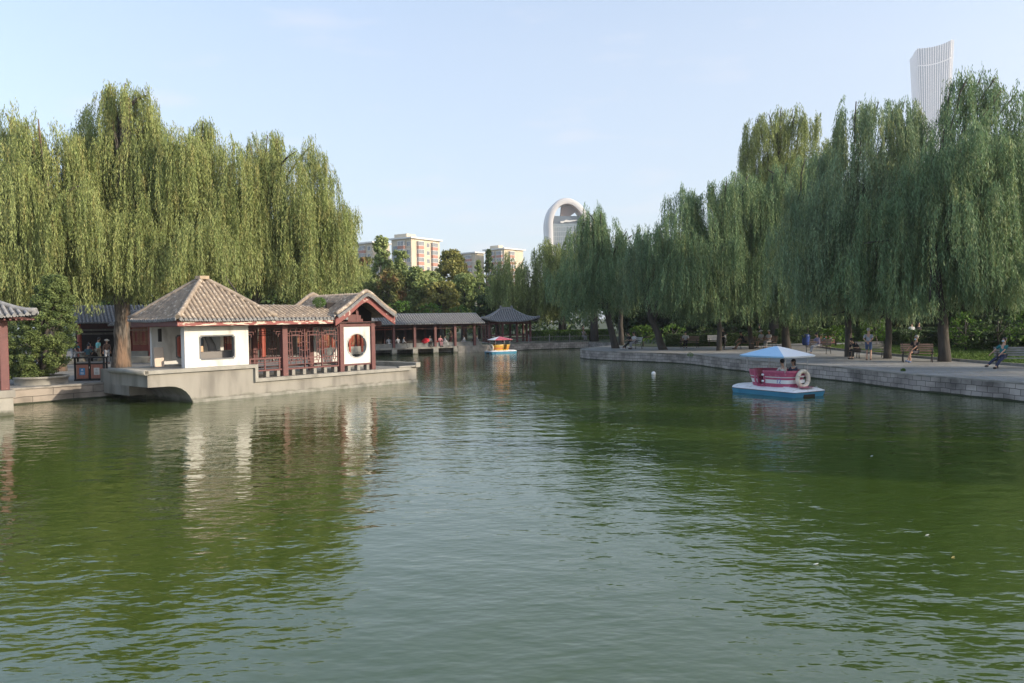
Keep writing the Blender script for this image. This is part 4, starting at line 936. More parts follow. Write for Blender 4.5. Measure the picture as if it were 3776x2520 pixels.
# trees beyond the far gallery (photo px, distance, top, bottom, half width)
for (px, Y, tp, bt, hw, kd, sh, lb) in [
  (1300, 100, 985, 1160, 75, 'green', 'round', 'bushy green tree beyond the far gallery, next to the rightmost left-bank willow'),
  (1345, 108, 950, 1130, 48, 'rust', 'round', 'tree with rust-red leaves in front of the lower wing of the apartment block'),
  (1412, 104, 870, 1160, 62, 'green', 'column', 'tall spired green tree standing before the apartment block'),
  (1445, 98, 990, 1160, 50, 'rust', 'round', 'reddish-tinged shrubby tree under the tall spired tree'),
  (1483, 102, 925, 1160, 58, 'green', 'column', 'upright green tree covering the left face of the apartment block'),
  (1535, 99, 985, 1160, 60, 'green', 'round', 'round green tree below the sunlit corner of the apartment block'),
  (1585, 106, 1000, 1160, 55, 'green', 'round', 'green tree below the right edge of the apartment block'),
  (1668, 110, 922, 1150, 62, 'yellow', 'round', 'yellowing tree with a high crown right of the apartment block'),
  (1625, 97, 1040, 1160, 62, 'yellow', 'round', 'yellow-leaved low tree just above the far gallery roof'),
  (1715, 101, 1010, 1160, 60, 'green', 'round', 'green tree behind the middle of the far gallery'),
  (1768, 104, 960, 1150, 34, 'green', 'cone', 'narrow pointed green conifer left of the dark one'),
  (1806, 108, 920, 1140, 44, 'conifer', 'cone', 'dark pointed conifer in front of the right apartment block'),
  (1838, 100, 1020, 1150, 48, 'green', 'round', 'green tree above the corner pavilion roof'),
  (1795, 94, 1090, 1170, 50, 'dark', 'round', 'dark shrub right behind the corner pavilion roof')]:
    tree(lb, px, Y, tp, bt + 30, hw * 1.3, kd, sh, size=.34, per=210, group='trees beyond the far gallery')
for (px, Y, tp, bt, hw, kd) in [(1480, 92, 1110, 1190, 60, 'bright'), (1590, 92, 1120, 1190, 60, 'bright'), (1380, 90, 1100, 1190, 55, 'bright'), (1700, 92, 1125, 1190, 55, 'bright')]:
    lb = {1480: 'feathery bright green shrub behind the left half of the far gallery roof', 1590: 'feathery bright green shrub behind the middle of the far gallery roof', 1380: 'feathery green shrub right behind the gabled tea pavilion roof', 1700: 'bright green shrub left of the corner pavilion roof'}[px]
    tree(lb, px, Y, tp, bt, hw, kd, 'round', size=.28, per=100, name='shrub', cat='shrub', group='feathery shrubs behind the far gallery', tr=.08)
# behind the left willows
for i, (px, Y, tp, bt, hw, kd) in enumerate([(-60, 72, 880, 1180, 150, 'dark'), (180, 76, 840, 1180, 160, 'dark'), (440, 80, 860, 1180, 150, 'dark'), (700, 78, 850, 1180, 150, 'dark'), (950, 80, 860, 1200, 150, 'dark'), (1150, 84, 930, 1200, 120, 'green')]):
    lb = ['dark tree mass behind the far left willow', 'dark tree behind the hall roof and the leftmost willows', 'dark tree glimpsed behind the thick bare willow trunk', 'dark tree glimpsed between willows above the pyramid roof', 'dark tree glimpsed behind the forked willow trunk', 'green tree behind the rightmost left-bank willow'][i]
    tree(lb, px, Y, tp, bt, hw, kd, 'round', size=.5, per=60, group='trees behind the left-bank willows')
for (px, Y, tp, bt, hw, lb) in [(1140, 62, 1080, 1200, 90, 'bright feathery shrub behind the pavilion gallery roof, under the willow fringe'), (1255, 66, 1090, 1200, 70, 'bright feathery shrub left behind the gable'), (300, 62, 1060, 1150, 90, 'light green bush above the grey hall roof')]:
    tree(lb, px, Y, tp, bt, hw, 'bright', 'round', size=.2, per=150, name='shrub', cat='shrub', tr=.08)
# behind the promenade on the right
for i, (px, Y, tp, bt, hw) in enumerate([(2380, 100, 980, 1210, 150), (2620, 96, 900, 1210, 160), (2860, 92, 860, 1210, 160), (3080, 88, 700, 1210, 170), (3330, 80, 640, 1200, 190), (3560, 72, 700, 1200, 190), (3800, 66, 640, 1200, 200)]):
    lb = ['far background tree right of the promenade tip', 'background tree behind the trunk with the orange scar', 'background tree behind the pale ribbed trunk', 'background tree behind the purple-shirted sitter', 'background tree behind the slim-trunked willow', 'background tree behind the leaning dark trunk', 'background tree at the right edge of the photo'][i]
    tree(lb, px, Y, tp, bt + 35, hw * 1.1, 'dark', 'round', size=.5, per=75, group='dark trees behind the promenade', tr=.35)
for i, (px, Y, tp, bt, hw, kd) in enumerate([(2370, 68, 1200, 1268, 60, 'bright'), (2480, 70, 1195, 1266, 70, 'bright'), (2600, 72, 1205, 1262, 60, 'dark'), (2700, 72, 1195, 1258, 60, 'dark'), (2800, 70, 1205, 1258, 60, 'dark'), (2980, 64, 1195, 1260, 70, 'dark'), (3080, 60, 1200, 1262, 60, 'bright'), (3230, 54, 1175, 1260, 70, 'bright'), (3360, 54, 1215, 1262, 50, 'dark'), (3560, 50, 1150, 1275, 90, 'bright'), (3680, 48, 1160, 1280, 90, 'dark'), (3790, 46, 1130, 1285, 90, 'bright')]):
    lb = ['green shrub behind the leftmost bench', 'green shrub between the leftmost bench and the sitter in white', 'dark shrub behind the sitter in white', 'dark spreading shrub behind the white slatted bench', 'dark shrub behind the two white caps', 'dark shrub behind the bench of the purple-shirted sitter', 'light shrub right of the recycling bins', 'leafy shrub behind the man in blue shorts', 'dark shrub behind the man in black', 'large leafy shrub between the leaning trunk and the masked man', 'dark bush behind the masked man in teal', 'leafy bush at the right edge behind the last bench'][i]
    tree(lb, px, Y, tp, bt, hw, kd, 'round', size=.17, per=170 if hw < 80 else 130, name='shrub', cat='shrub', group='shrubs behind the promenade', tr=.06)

def hedge(label, pts, wd, ht, z, kind='dark', size=.10, dens=420, group=None):
    base = Vector((pts[0][0], pts[0][1], z)); t = thing('clipped_hedge', label, 'hedge', base, 0, group); Vs = []; mb = MB()
    for (a, b) in zip(pts[:-1], pts[1:]):
        a = Vector((a[0], a[1], 0)) - Vector((base.x, base.y, 0)); b = Vector((b[0], b[1], 0)) - Vector((base.x, base.y, 0)); u = (b - a).normalized(); nrm_ = Vector((-u.y, u.x, 0)); L_ = (b - a).length
        mb.bar(a + Vector((0, 0, ht / 2 - .03)), b + Vector((0, 0, ht / 2 - .03)), wd - .1, ht - .06)
        area = L_ * (2 * ht + wd); n = int(area * dens); f = rng.uniform(0, 1, n); s = rng.uniform(0, 2 * ht + wd, n); x = np.where(s < ht, -wd / 2, np.where(s < ht + wd, s - ht - wd / 2, wd / 2)); zc = np.where(s < ht, s, np.where(s < ht + wd, ht, 2 * ht + wd - s))
        P = np.array(a)[None] + np.array(u)[None] * (f * L_)[:, None] + np.array(nrm_)[None] * (x + rng.normal(0, .03, n))[:, None]; P[:, 2] = zc + rng.normal(0, .025, n)
        N_ = rng.normal(0, 1, (n, 3)); N_ /= np.linalg.norm(N_, axis=1)[:, None]; T_ = np.cross(N_, rng.normal(0, 1, (n, 3))); T_ /= np.linalg.norm(T_, axis=1)[:, None]; B_ = np.cross(N_, T_); s_ = size * rng.uniform(.6, 1.3, n)[:, None]
        V = np.zeros((n, 4, 3)); V[:, 0] = P - T_ * s_ * .6; V[:, 1] = P + B_ * s_ * .35; V[:, 2] = P + T_ * s_ * .6; V[:, 3] = P - B_ * s_ * .35; Vs.append(V)
    mb.build('branches', LM['dark'], t); quads_obj('foliage', np.vstack(Vs), LM[kind], t); return t
hedge('long dark clipped hedge running behind the left benches of the promenade', [(13.0, 66.6), (17, 66.0), (21, 66.1)], 1.0, 1.0, GZ)
hedge('dark clipped hedge behind the white caps and the blue bin', [(23.2, 69), (30, 68.5), (36, 64), (38, 56)], 1.2, 1.25, GZ, group=None)
hedge('dark clipped hedge behind the lawn and the man in black', [(29.5, 62), (30.5, 54), (31.5, 47)], 1.0, 1.15, GZ + .03)
hedge('dark clipped hedge behind the lawn at the right edge', [(31.5, 46), (31, 40), (30.5, 34)], 1.0, 1.1, GZ + .03)
q0 = A(1950, 1245, 87); q1 = A(2260, 1240, 90)
hedge('sunlit clipped hedge behind the picket fence at the far end', [(q0.x, q0.y), (q1.x, q1.y)], 1.4, 1.15, GZ, 'bright', .16, 200)
for i, (px, py, Y) in enumerate([(2030, 1222, 96), (2072, 1222, 97), (2095, 1224, 96), (2003, 1224, 95)]):
    c = A(px, py + 12, Y); t = thing('topiary_ball', ['large round clipped bush in sun behind the picket fence', 'small round clipped bush right of the large one behind the fence', 'rightmost small clipped bush behind the fence', 'small clipped bush left of the large round one'][i], 'bush', (c.x, c.y, GZ), 0, 'clipped round bushes')
    r = .95 if i == 0 else .55; V = clump_leaves([(0, 0, c.z - GZ, r)], 1400 if i else 1200, .13, 1.5); quads_obj('foliage', V, LM['bright'], t)

# juniper in its round planter on the left quay
def juniper():
    c = G(108, 1423, GZ); t = thing('juniper_bush', 'big irregular dark green juniper growing in a round concrete planter on the left quay', 'bush', (c.x, c.y + .9, GZ))
    mb = MB(); mb.lathe([(1.02, .0), (1.02, .26), (1.08, .27), (1.08, .36), (.95, .36), (.95, .2)], n=32); mb.build('planter', M_conc2, t)
    mb = MB(); mb.lathe([(.94, .05), (.94, .3)], n=24); mb.build('soil', M_earth, t)
    k = (c.y + .9) / FPX; cl = []
    rows = [(1050, 215, 35), (1080, 205, 55), (1120, 195, 75), (1165, 180, 95), (1210, 160, 130), (1255, 140, 125), (1290, 135, 120), (1330, 120, 115), (1365, 110, 90), (1390, 105, 65)]
    for (py, px, hw) in rows:
        z = CAMZ - (py - 1207) * k - GZ; x = (px - 1888) * k - c.x
        for j in range(46):
            a = rnd.uniform(0, 6.283); q = hw * k * math.sqrt(rnd.uniform(.2, 1)); cl.append((x + q * math.cos(a), q * math.sin(a) * .85, z + rnd.uniform(-.25, .25), rnd.uniform(.12, .25)))
    V = clump_leaves(cl, 3600, .075, .9); N_LEAF[0] += len(V)
    quads_obj('foliage', V, leaf_mat('juniper_leaf', (.16, .205, .065), (.085, .125, .04), .2, 2.6), t)
    mb = MB(); mb.tube([(0, 0, .2), (.2, 0, 1.5), (.4, 0, 3.2)], [.14, .1, .04], 8)
    for q in rnd.sample(cl, 30): mb.tube([(q[0] * .1, q[1] * .1, max(.3, q[2] * .6)), (q[0], q[1], q[2])], [.04, .012], 5)
    mb.build('branches', M_barkd, t)
juniper()
# little tufts growing on roofs and walls
def tuft(label, p, n=260, r=.16, m='bright', name='weed_tuft'):
    V = clump_leaves([(0, 0, r * .5, r)], n / (r * r), .05, .3); o = quads_obj(name, V, LM[m]); o.location = p; tag(o, label, 'plant'); return o
tuft('green weed growing in the roof valley beside the gable of the tea pavilion', L2W(7.0, .9, 3.95), 900, .32)
tuft('small green weed growing from a joint of the granite quay wall', G(3412, 1404, .42), 160, .10)
tuft('low green weed on the edge of the promenade above the quay wall', G(3330, 1370, GZ), 160, .10)
tuft('bigger weed on the quay edge left of the promenade bend', G(2545, 1315, GZ), 200, .2)
far_cl = []
for i in range(520):
    px = rnd.uniform(-500, 4300); Y = rnd.uniform(118, 150); far_cl.append(((px - 1888) / FPX * Y, Y, rnd.uniform(1.0, 7.5 if not 1250 < px < 1900 else 4.5), rnd.uniform(1.4, 2.6)))
V = clump_leaves(far_cl, 30, .6); o = quads_obj('woodland', V, LM['dark']); tag(o, 'continuous dark wood closing the view at ground level behind the park', 'woodland', kind='stuff')
print('leaves', N_LEAF[0])
# ------------------------------------------------------------------ far skyline
M_cream = mat('cream_render', (.64, .56, .43), .9, (.58, .50, .38), .3)
M_brickred = mat('red_balcony_brick', (.50, .26, .20), .9, (.44, .23, .18), 1)
M_roofwhite = mat('white_roof_slab', (.75, .73, .70), .8)
M_pane = mat('window_glass', (.16, .18, .20), .15, spec=.6)
M_wframe = mat('white_window_frame', (.75, .74, .72), .6)
def apartment(label, c, rz, wr, wl, H_, bays_r, bays_l, floors=6, group=None, penthouse=None, shaft=True):
    """corner block: local x runs right-rear (sunny face y=0), local y runs left-rear (shaded face x=0)"""
    t = thing('apartment_block', label, 'apartment block', (c[0], c[1], GZ), rz, group); fh = 2.9
    m = MB(); m.box(0, wr, 0, wl, -.3, H_); m.build('wall', M_cream, t)
    m = MB(); m.box(-.9, wr + .9, -.9, wl + .9, H_ + .002, H_ + .55); m.build('roof_slab', M_roofwhite, t)
    if penthouse: m = MB(); m.box(*penthouse, H_ + .551, H_ + 2.0); m.build('roof_hut', M_cream, t)
    def window(kind, face, u, w_, z):
        """kind bay: projecting glazed box with red apron below; flat: window in the wall"""
        f = MB(); g = MB(); d = .9 if kind == 'bay' else .06
        def bx(mb, u0, u1, d0, d1, z0, z1):
            if face == 'r': mb.box(u0, u1, -d1, -d0, z0, z1)
            else: mb.box(-d1, -d0, u0, u1, z0, z1)
        if kind == 'bay':
            a = MB(); bx(a, u, u + w_, .001, d, z, z + 1.15); a.build('balcony_apron', M_brickred, t)
            bx(g, u + .05, u + w_ - .05, .001, d - .05, z + 1.2, z + 2.65); bx(f, u - .04, u + w_ + .04, .001, d + .05, z + 2.66, z + 2.82); bx(f, u - .03, u + w_ + .03, .001, d + .04, z + 1.151, z + 1.27)
            n = 5
            for i in range(n): x = u + (w_ - .12) * i / (n - 1); bx(f, x, x + .12, d - .06, d + .02, z + 1.27, z + 2.66)
            for v_ in (.03, .45): bx(f, u - .02, u + .06, v_, v_ + .1, z + 1.27, z + 2.66); bx(f, u + w_ - .06, u + w_ + .02, v_, v_ + .1, z + 1.27, z + 2.66)
        else:
            bx(g, u + .05, u + w_ - .05, .001, .03, z + 1.0, z + 2.4)
            for x in (u, u + w_ / 2 - .05, u + w_ - .1): bx(f, x, x + .1, .031, .09, z + .95, z + 2.45)
            bx(f, u, u + w_, .03, .085, z + .9, z + 1.0); bx(f, u, u + w_, .03, .085, z + 2.4, z + 2.5)
        o = f.build('window', M_wframe, t); g.build('pane', M_pane, o)
    for k in range(floors):
        z = H_ - 3.6 - k * fh
        for kind, u, w_ in bays_r: window(kind, 'r', u, w_, z)
        for kind, u, w_ in bays_l: window(kind, 'l', u, w_, z)
    if bays_l and shaft:
        m = MB()
        for k in range(floors): m.box(-.12, -.001, 0.3, wl - .3, H_ - 3.72 - k * fh, H_ - 3.6 - k * fh)
        m.build('floor_band', M_roofwhite, t)
        m = MB(); m.box(-.5, -.122, wl - 3.2, wl - 1.0, H_ - 20, H_ - 2.4); m.build('glazed_stair', mat('stair_glazing', (.30, .33, .34), .4, (.2, .22, .24), .8), t)
    return t
c = A(1516, 882, 283)
apartment('cream apartment block with red balcony aprons whose sunlit corner rises above the trees', c, R(56), 16, 9.5, 32.2, [('bay', 3.0, 3.0), ('flat', 8.5, 1.6), ('bay', 11.0, 3.0)], [('flat', .6, 1.5), ('bay', 2.8, 3.0)], 7, 'cream apartment blocks', (1, 6, 3, 9))
c = A(1373, 897, 296)
apartment('lower-looking left wing of the cream apartment block with a glazed stair strip at its edge', c, R(54), 9, 10.2, 32.0, [('flat', 1.5, 1.6)], [('flat', 1.0, 1.6), ('bay', 3.6, 3.0)], 7, 'cream apartment blocks')
c = A(1859, 929, 341)
apartment('farther cream apartment block between the conifer and the yellow willow', c, R(50), 13, 11, 33.0, [('bay', 3, 3)], [('bay', .8, 3.0), ('bay', 5.5, 4.5)], 5, 'cream apartment blocks', (1, 4, 4, 9))
c = A(1751, 943, 352)
apartment('narrow cream end wing left of the farther apartment block', c, R(50), 6, 9, 32.4, [], [('bay', 2.0, 3.0), ('flat', 6.2, 1.5)], 5, 'cream apartment blocks')

def arch_tower():
    D = 700; k = D / FPX; c = A(2104, 900, D)
    t = thing('arch_skyscraper', 'far skyscraper crowned by a pale oval arch over a blue-grey glass block', 'skyscraper', (c.x, D, 0), R(6))
    hz = 1176; top = (hz - 731) * k + CAMZ; W = 86 * k; zc = top - 122 * k; Wi = 63 * k; bi = 100 * k
    M_a = mat('arch_panels', (.74, .71, .69), .6, (.66, .63, .62), .05); M_as = mat('arch_soffit', (.66, .50, .42), .6)  # soffit is tinted orange for the sunlight on the arch's inner face
    N = 40; ring = [(W * 1.06, 0), (W * 1.03, zc * .5)]; inn = [(Wi * 1.04, 0), (Wi * 1.02, zc * .5)]
    for i in range(N + 1):
        a = math.pi * i / N; ring.append((W * math.cos(a), zc + 122 * k * math.sin(a))); inn.append((Wi * math.cos(a), zc + bi * math.sin(a)))
    ring += [(-W * 1.03, zc * .5), (-W * 1.06, 0)]; inn += [(-Wi * 1.02, zc * .5), (-Wi * 1.04, 0)]
    m = MB(); v = []; dp = 22
    ring = [(x - .10 * max(0, z - zc), z) for x, z in ring]; inn = [(x - .10 * max(0, z - zc), z) for x, z in inn]
    for (x, z), (x2, z2) in zip(ring, inn):
        mx_, mz_ = (x + x2) / 2, (z + z2) / 2
        v += [(x, 3, z), (mx_ * 1.08, 0, mz_ + (z - mz_) * .5), (x2, 1.5, z2), (x2, dp - 2, z2), (x, dp, z)]
    fs = []
    for i in range(len(ring) - 1): fs += [(5 * i + a, 5 * i + b, 5 * i + 5 + b, 5 * i + 5 + a) for a, b in ((0, 1), (1, 2), (3, 4), (4, 0))]
    m.smooth = True; m.add(v, fs); m.m = 1; m.smooth = False; m.add(v, [(5 * i + 2, 5 * i + 3, 5 * i + 8, 5 * i + 7) for i in range(len(ring) - 1)]); m.build('arch', [M_a, M_as], t)
    zt = (hz - 800) * k + CAMZ; M_g = mat('tower_glass', (.20, .25, .28), .25, (.27, .32, .34), .12, spec=.6); Wg = Wi * .985
    m = MB(); m.box(-Wg, Wg, 5, dp - 4, 0, zt - 6); g = m.build('glass_block', M_g, t)
    f = MB()
    for i in range(19): x = -Wg + 2 * Wg * i / 18; f.box(x - .12, x + .12, 4.8, 4.999, 0, zt - 9)
    for i in range(12): z = zt - 9 - i * 4.2; f.box(-Wg, Wg, 4.85, 4.998, z, z + .35)
    f.build('mullions', mat('mullion_grey', (.40, .43, .44), .5), g)
    m = MB(); m.box(-Wg * .93, Wg * .9, 6, dp - 5, zt - 6, zt + 1); m.build('glass_crown', mat('crown_glass', (.12, .15, .18), .3), t)
    m = MB(); m.prism([(-8, zt - 5), (-6, zt - 5.6), (-4, zt - 4.6), (0, zt - 4.6), (7, zt - 3.2), (7, zt - 2.6), (0, zt - 3.2), (-3, zt - 2.6), (-5, zt - 3.6), (-8, zt - 3.8)], 4.4, 5.9, 'y'); m.build('emblem', M_roofwhite, t)
    hi = zc + bi; m = MB(); m.prism([(-7, zt + 1), (-6, hi - 1.5), (5, hi - 1.5), (9, hi - 5), (3, hi - 9), (1.5, zt + 1)], 8, 14, 'y'); m.build('central_stem', mat('stem_panels', (.26, .20, .18), .7), t)
arch_tower()

def fluted_tower():
    D = 1530; k = D / FPX; c = A(3435, 600, D)
    t = thing('fluted_skyscraper', 'very tall pale skyscraper with vertical fins and a flared curved top', 'skyscraper', (c.x, D, GZ), R(-16))
    Hh = (1153 - 184) * k; N = 96; lv = 36
    def hw(f): return 27.5 + 5.0 * ((f - .55) / .45) ** 2 * (1 if f > .55 else 1.9) + (1.2 * max(0, f - .7) / .3)
    def rs(a, h_):
        e = 5.0; cx, sx = math.cos(a), math.sin(a); r = h_ / ((abs(cx) ** e + abs(sx) ** e) ** (1 / e)); return r * cx, r * sx
    M_s = mat('tower_skin', (.27, .30, .35), .3, spec=.6); M_f = mat('tower_fin', (.92, .90, .88), .45)
    def zt(a, f): 
        x, y = rs(a, 1); edge = 1 - (min(abs(x), abs(y)) / max(abs(x), abs(y))) ** 2.0; return f * (Hh + (x * 6) - 6 * edge)
    m = MB(); m.smooth = True; v = []
    for j in range(lv + 1):
        f = j / lv
        for i in range(N):
            a = 2 * math.pi * i / N; x, y = rs(a, hw(f)); v.append((x, y, zt(a, f)))
    m.add(v, [(j * N + i, j * N + (i + 1) % N, (j + 1) * N + (i + 1) % N, (j + 1) * N + i) for j in range(lv) for i in range(N)])
    m.smooth = False; b = m.build('glass_skin', M_s, t)
    # fins: evenly spaced along each face
    m = MB()
    for face in range(4):
        for q in range(15):
            u = -.86 + 1.72 * q / 14; v = []
            for j in range(lv + 1):
                f = j / lv; h_ = hw(f); y = u * h_; a = math.atan2(u, 1); x, yy = rs(a, h_); z = zt(a, f)
                for (dx, dy) in ((-.3, -.62), (1.2, -.62), (1.2, .62), (-.3, .62)):
                    p = (x + dx, y + dy, z); ca, sa = [(1, 0), (0, 1), (-1, 0), (0, -1)][face]
                    zf = zt(a + face * math.pi / 2, f)
                    v.append((p[0] * ca - p[1] * sa, p[0] * sa + p[1] * ca, zf))
            m.add(v, [(4 * j + a_, 4 * j + b_, 4 * j + 4 + b_, 4 * j + 4 + a_) for j in range(lv) for a_, b_ in ((0, 1), (1, 2), (2, 3), (3, 0))] + [(4 * lv, 4 * lv + 1, 4 * lv + 2, 4 * lv + 3)])
    m.build('fins', M_f, t)
    m = MB(); m.smooth = True
    v = []
    for f in (.934, .938):
        for i in range(N): a = 2 * math.pi * i / N; x, y = rs(a, hw(f) + .3); v.append((x, y, zt(a, f)))
    m.add(v, [(i, (i + 1) % N, N + (i + 1) % N, N + i) for i in range(N)]); m.build('mechanical_band', M_f, t)
fluted_tower()

# ------------------------------------------------------------------ pedal boats
def boat(label, loc, rz, col, stripes, canA, canB, number, ring=True, sc=1.0):
    t = thing('pedal_boat', label, 'pedal boat', loc, rz, 'canopied pedal boats'); t.scale = (sc,) * 3
    # local x forward (bow), length 3.35, beam 1.75
    M_h = mat('hull_blue', (.07, .29, .46), .35, (.06, .24, .40), 2); M_d = mat('deck_white', (.76, .77, .79), .45, (.68, .69, .70), 4, col3=(.45, .44, .40), scale3=5, lo3=.6, hi3=.75)
    M_c = mat('cup_' + label[:6].replace(' ', '_'), col, .4, tuple(c_ * .85 for c_ in col), 3, col3=tuple(min(1, c_ * 1.1 + .12) for c_ in col), scale3=7, lo3=.58, hi3=.72); M_st = mat('stripe_' + label[:6].replace(' ', '_'), stripes, .45)
    def outline(k, inset=0.0):   # plan of the deck, clockwise
        L_, W_ = 1.68 - inset, .88 - inset
        return [(-L_, -W_ * .93), (-L_ + .1, -W_), (1.2, -W_), (1.62, -W_ * .93), (L_ + .34, -W_ * .45), (L_ + .40, 0), (L_ + .34, W_ * .45), (1.62, W_ * .93), (1.2, W_), (-L_ + .1, W_), (-L_, W_ * .93)]
    m = MB(); a = outline(0, .10); b = outline(0, .0); n = len(a)
    v = [(x, y, -.15) for x, y in a] + [(x, y, .18) for x, y in b]
    fs = [(i, (i + 1) % n, n + (i + 1) % n, n + i) for i in range(n)]; m.add(v, fs + [tuple(range(n))[::-1]])
    m.build('hull', M_h, t)
    m = MB(); m.box(-1.672, -1.5, -.26, .34, -.1, .10); m.build('paddle_well', M_dark, t)  # dark block on the stern; the shade inside the well is its colour
    m = MB(); v = [(x, y, .18) for x, y in outline(0, -.015)] + [(x, y, .205) for x, y in outline(0, -.015)]; m.add(v, [(i, (i + 1) % n, n + (i + 1) % n, n + i) for i in range(n)]); m.build('rub_rail', mat('rub_rail', (.10, .10, .11), .6), t)
    m = MB(); m.smooth = True; c_ = outline(0, .0); rings = [(0, .205), (.03, .24), (.22, .32), (.42, .345)]; v = []
    for ins, z in rings: v += [(x, y, z) for x, y in outline(0, ins)]
    m.add(v, [(j * n + i, j * n + (i + 1) % n, (j + 1) * n + (i + 1) % n, (j + 1) * n + i) for j in range(3) for i in range(n)]); m.smooth = False; m.add([(x, y, .345) for x, y in outline(0, .42)], [tuple(range(n))]); m.build('deck', M_d, t)
    # tub: superellipse plan, walls with a door gap at each side
    def pl(a_, sx, sy, e=3.2):
        cx, sx_ = math.cos(a_), math.sin(a_); r = 1 / ((abs(cx) ** e + abs(sx_) ** e) ** (1 / e)); return (sx * r * cx - .02, sy * r * sx_)
    levels = [(.27, 0), (.42, 0), (.47, 0), (.62, 1), (.66, 0), (.70, 1), (.74, 0), (.92, 0), (.98, 0)]
    m = MB(); m.smooth = True; NA = 96
    def gap(a_):   # door gaps around x=.45
        x, y = pl(a_, 1.12, .70); return .02 < x < .46
    def wl(z, a_, inner=False):
        fl = .86 + .14 * min(1, (z - .27) / .7); d = .07 if inner else 0; bulge = .02 if .74 <= z <= .93 else 0
        return pl(a_, 1.12 * fl - d + bulge, .70 * fl - d + bulge)
    for i in range(NA):
        a0 = 2 * math.pi * i / NA; a1 = 2 * math.pi * (i + 1) / NA; am = (a0 + a1) / 2
        rg = range(len(levels) - 1)
        for j in rg:
            if gap(am) and j >= 1: continue
            z0, s0 = levels[j]; z1, _ = levels[j + 1]
            band = 1 if (levels[j][0] == .47 and levels[j + 1][0] == .62) or (levels[j][0] == .70 and levels[j + 1][0] == .74) else 0
            # outer
            m.m = band if band else 0
            p = [(*wl(z0, a0), z0), (*wl(z0, a1), z0), (*wl(z1, a1), z1), (*wl(z1, a0), z1)]; m.add(p, [(0, 1, 2, 3)]); m.m = 0
            p = [(*wl(z0, a0, 1), z0), (*wl(z0, a1, 1), z0), (*wl(z1, a1, 1), z1), (*wl(z1, a0, 1), z1)]; m.add(p, [(3, 2, 1, 0)])
            if j == len(levels) - 2 or (gap(am) and j == 0):
                m.add([(*wl(z1, a0), z1), (*wl(z1, a1), z1), (*wl(z1, a1, 1), z1), (*wl(z1, a0, 1), z1)], [(0, 1, 2, 3)])
        if gap(am) != gap(am + 2 * math.pi / NA):
            for j in range(1, len(levels) - 1):
                z0 = levels[j][0]; z1 = levels[j + 1][0]; m.add([(*wl(z0, a1), z0), (*wl(z0, a1, 1), z0), (*wl(z1, a1, 1), z1), (*wl(z1, a1), z1)], [(0, 1, 2, 3)])
    tub = m.build('tub', [M_c, M_st], t)
    for sy in (-1, 1):   # rounded door frame and the white handles at the gap
        me = MB(); me.tube([(.48, sy * .69, .96), (.48, sy * .67, .55), (.40, sy * .645, .36), (.24, sy * .635, .31), (.08, sy * .645, .36), (.0, sy * .67, .55), (.0, sy * .69, .96)], .035, 8); me.build('door_frame', M_c, tub)
    for z in (.80, .55): me = MB(); me.ball((.02, .74, z), .07, .03, .045); me.build('step_handle', M_d, tub)
    m = MB(); m.box(-.95, .95, -.5, .5, .30, .36); m.build('floor', M_d, t)
    m = MB(); m.box(-.86, -.5, -.46, .46, .36, .62); m.box(-.92, -.84, -.44, .44, .62, .88); m.build('seat', M_d, t, bevel=.03)
    m = MB(); m.box(.66, .86, -.42, .42, .36, .62); m.build('front_seat', M_c, t, bevel=.03)
    m = MB(); m.lathe([(.05, .36), (.05, .80), (.30, .81), (.31, .84), (.29, .86), (0.01, .86)], (.05, 0, 0), 20); m.build('steering_table', M_d, t)
    # canopy: shallow four-sided hipped dome, one pair of quarters per colour
    m = MB(); m.smooth = True; cx, cy = 1.28, .98; NQ = 8
    cor = [(-cx, -cy), (cx, -cy), (cx, cy), (-cx, cy)]
    for q in range(4):
        a_ = Vector((*cor[q], 0)); b_ = Vector((*cor[(q + 1) % 4], 0)); m.m = 0 if q % 2 == 0 else 1; v = []
        for i in range(NQ + 1):
            k = i / NQ; 
            for j in range(NQ + 1):
                p = a_.lerp(b_, j / NQ) * k; ed = 1 - .0; 
                bul = 1 + .04 * math.sin(math.pi * j / NQ); cr = 1 - .10 * (abs(2 * j / NQ - 1) ** 6)
                v.append((p.x * bul * cr - .03, p.y * bul * cr, 1.92 - .36 * k ** 1.15))
        m.add(v, [(i * (NQ + 1) + j, (i + 1) * (NQ + 1) + j, (i + 1) * (NQ + 1) + j + 1, i * (NQ + 1) + j + 1) for i in range(NQ) for j in range(NQ)])
        e = v[-(NQ + 1):]; vv = [p for p in e] + [(p[0] * .985, p[1] * .985, p[2] - .06) for p in e]
        m.add(vv, [(j, j + 1, NQ + 2 + j, NQ + 1 + j) for j in range(NQ)])
    m.build('canopy', [mat('canopy_' + label[:4], canA, .5), mat('canopy2_' + label[:4], canB, .5)], t)
    for (x, y) in ((-1.0, -.62), (-1.0, .62), (.95, -.62), (.95, .62), (.12, -.66)):
        m = MB(); m.tube([(x, y, .9 if x != .12 else .9), (x * 1.02, y * 1.02, 1.62)], .018, 6); m.build('canopy_pole', mat('galvanised', (.5, .5, .5), .4, metal=.3), t)
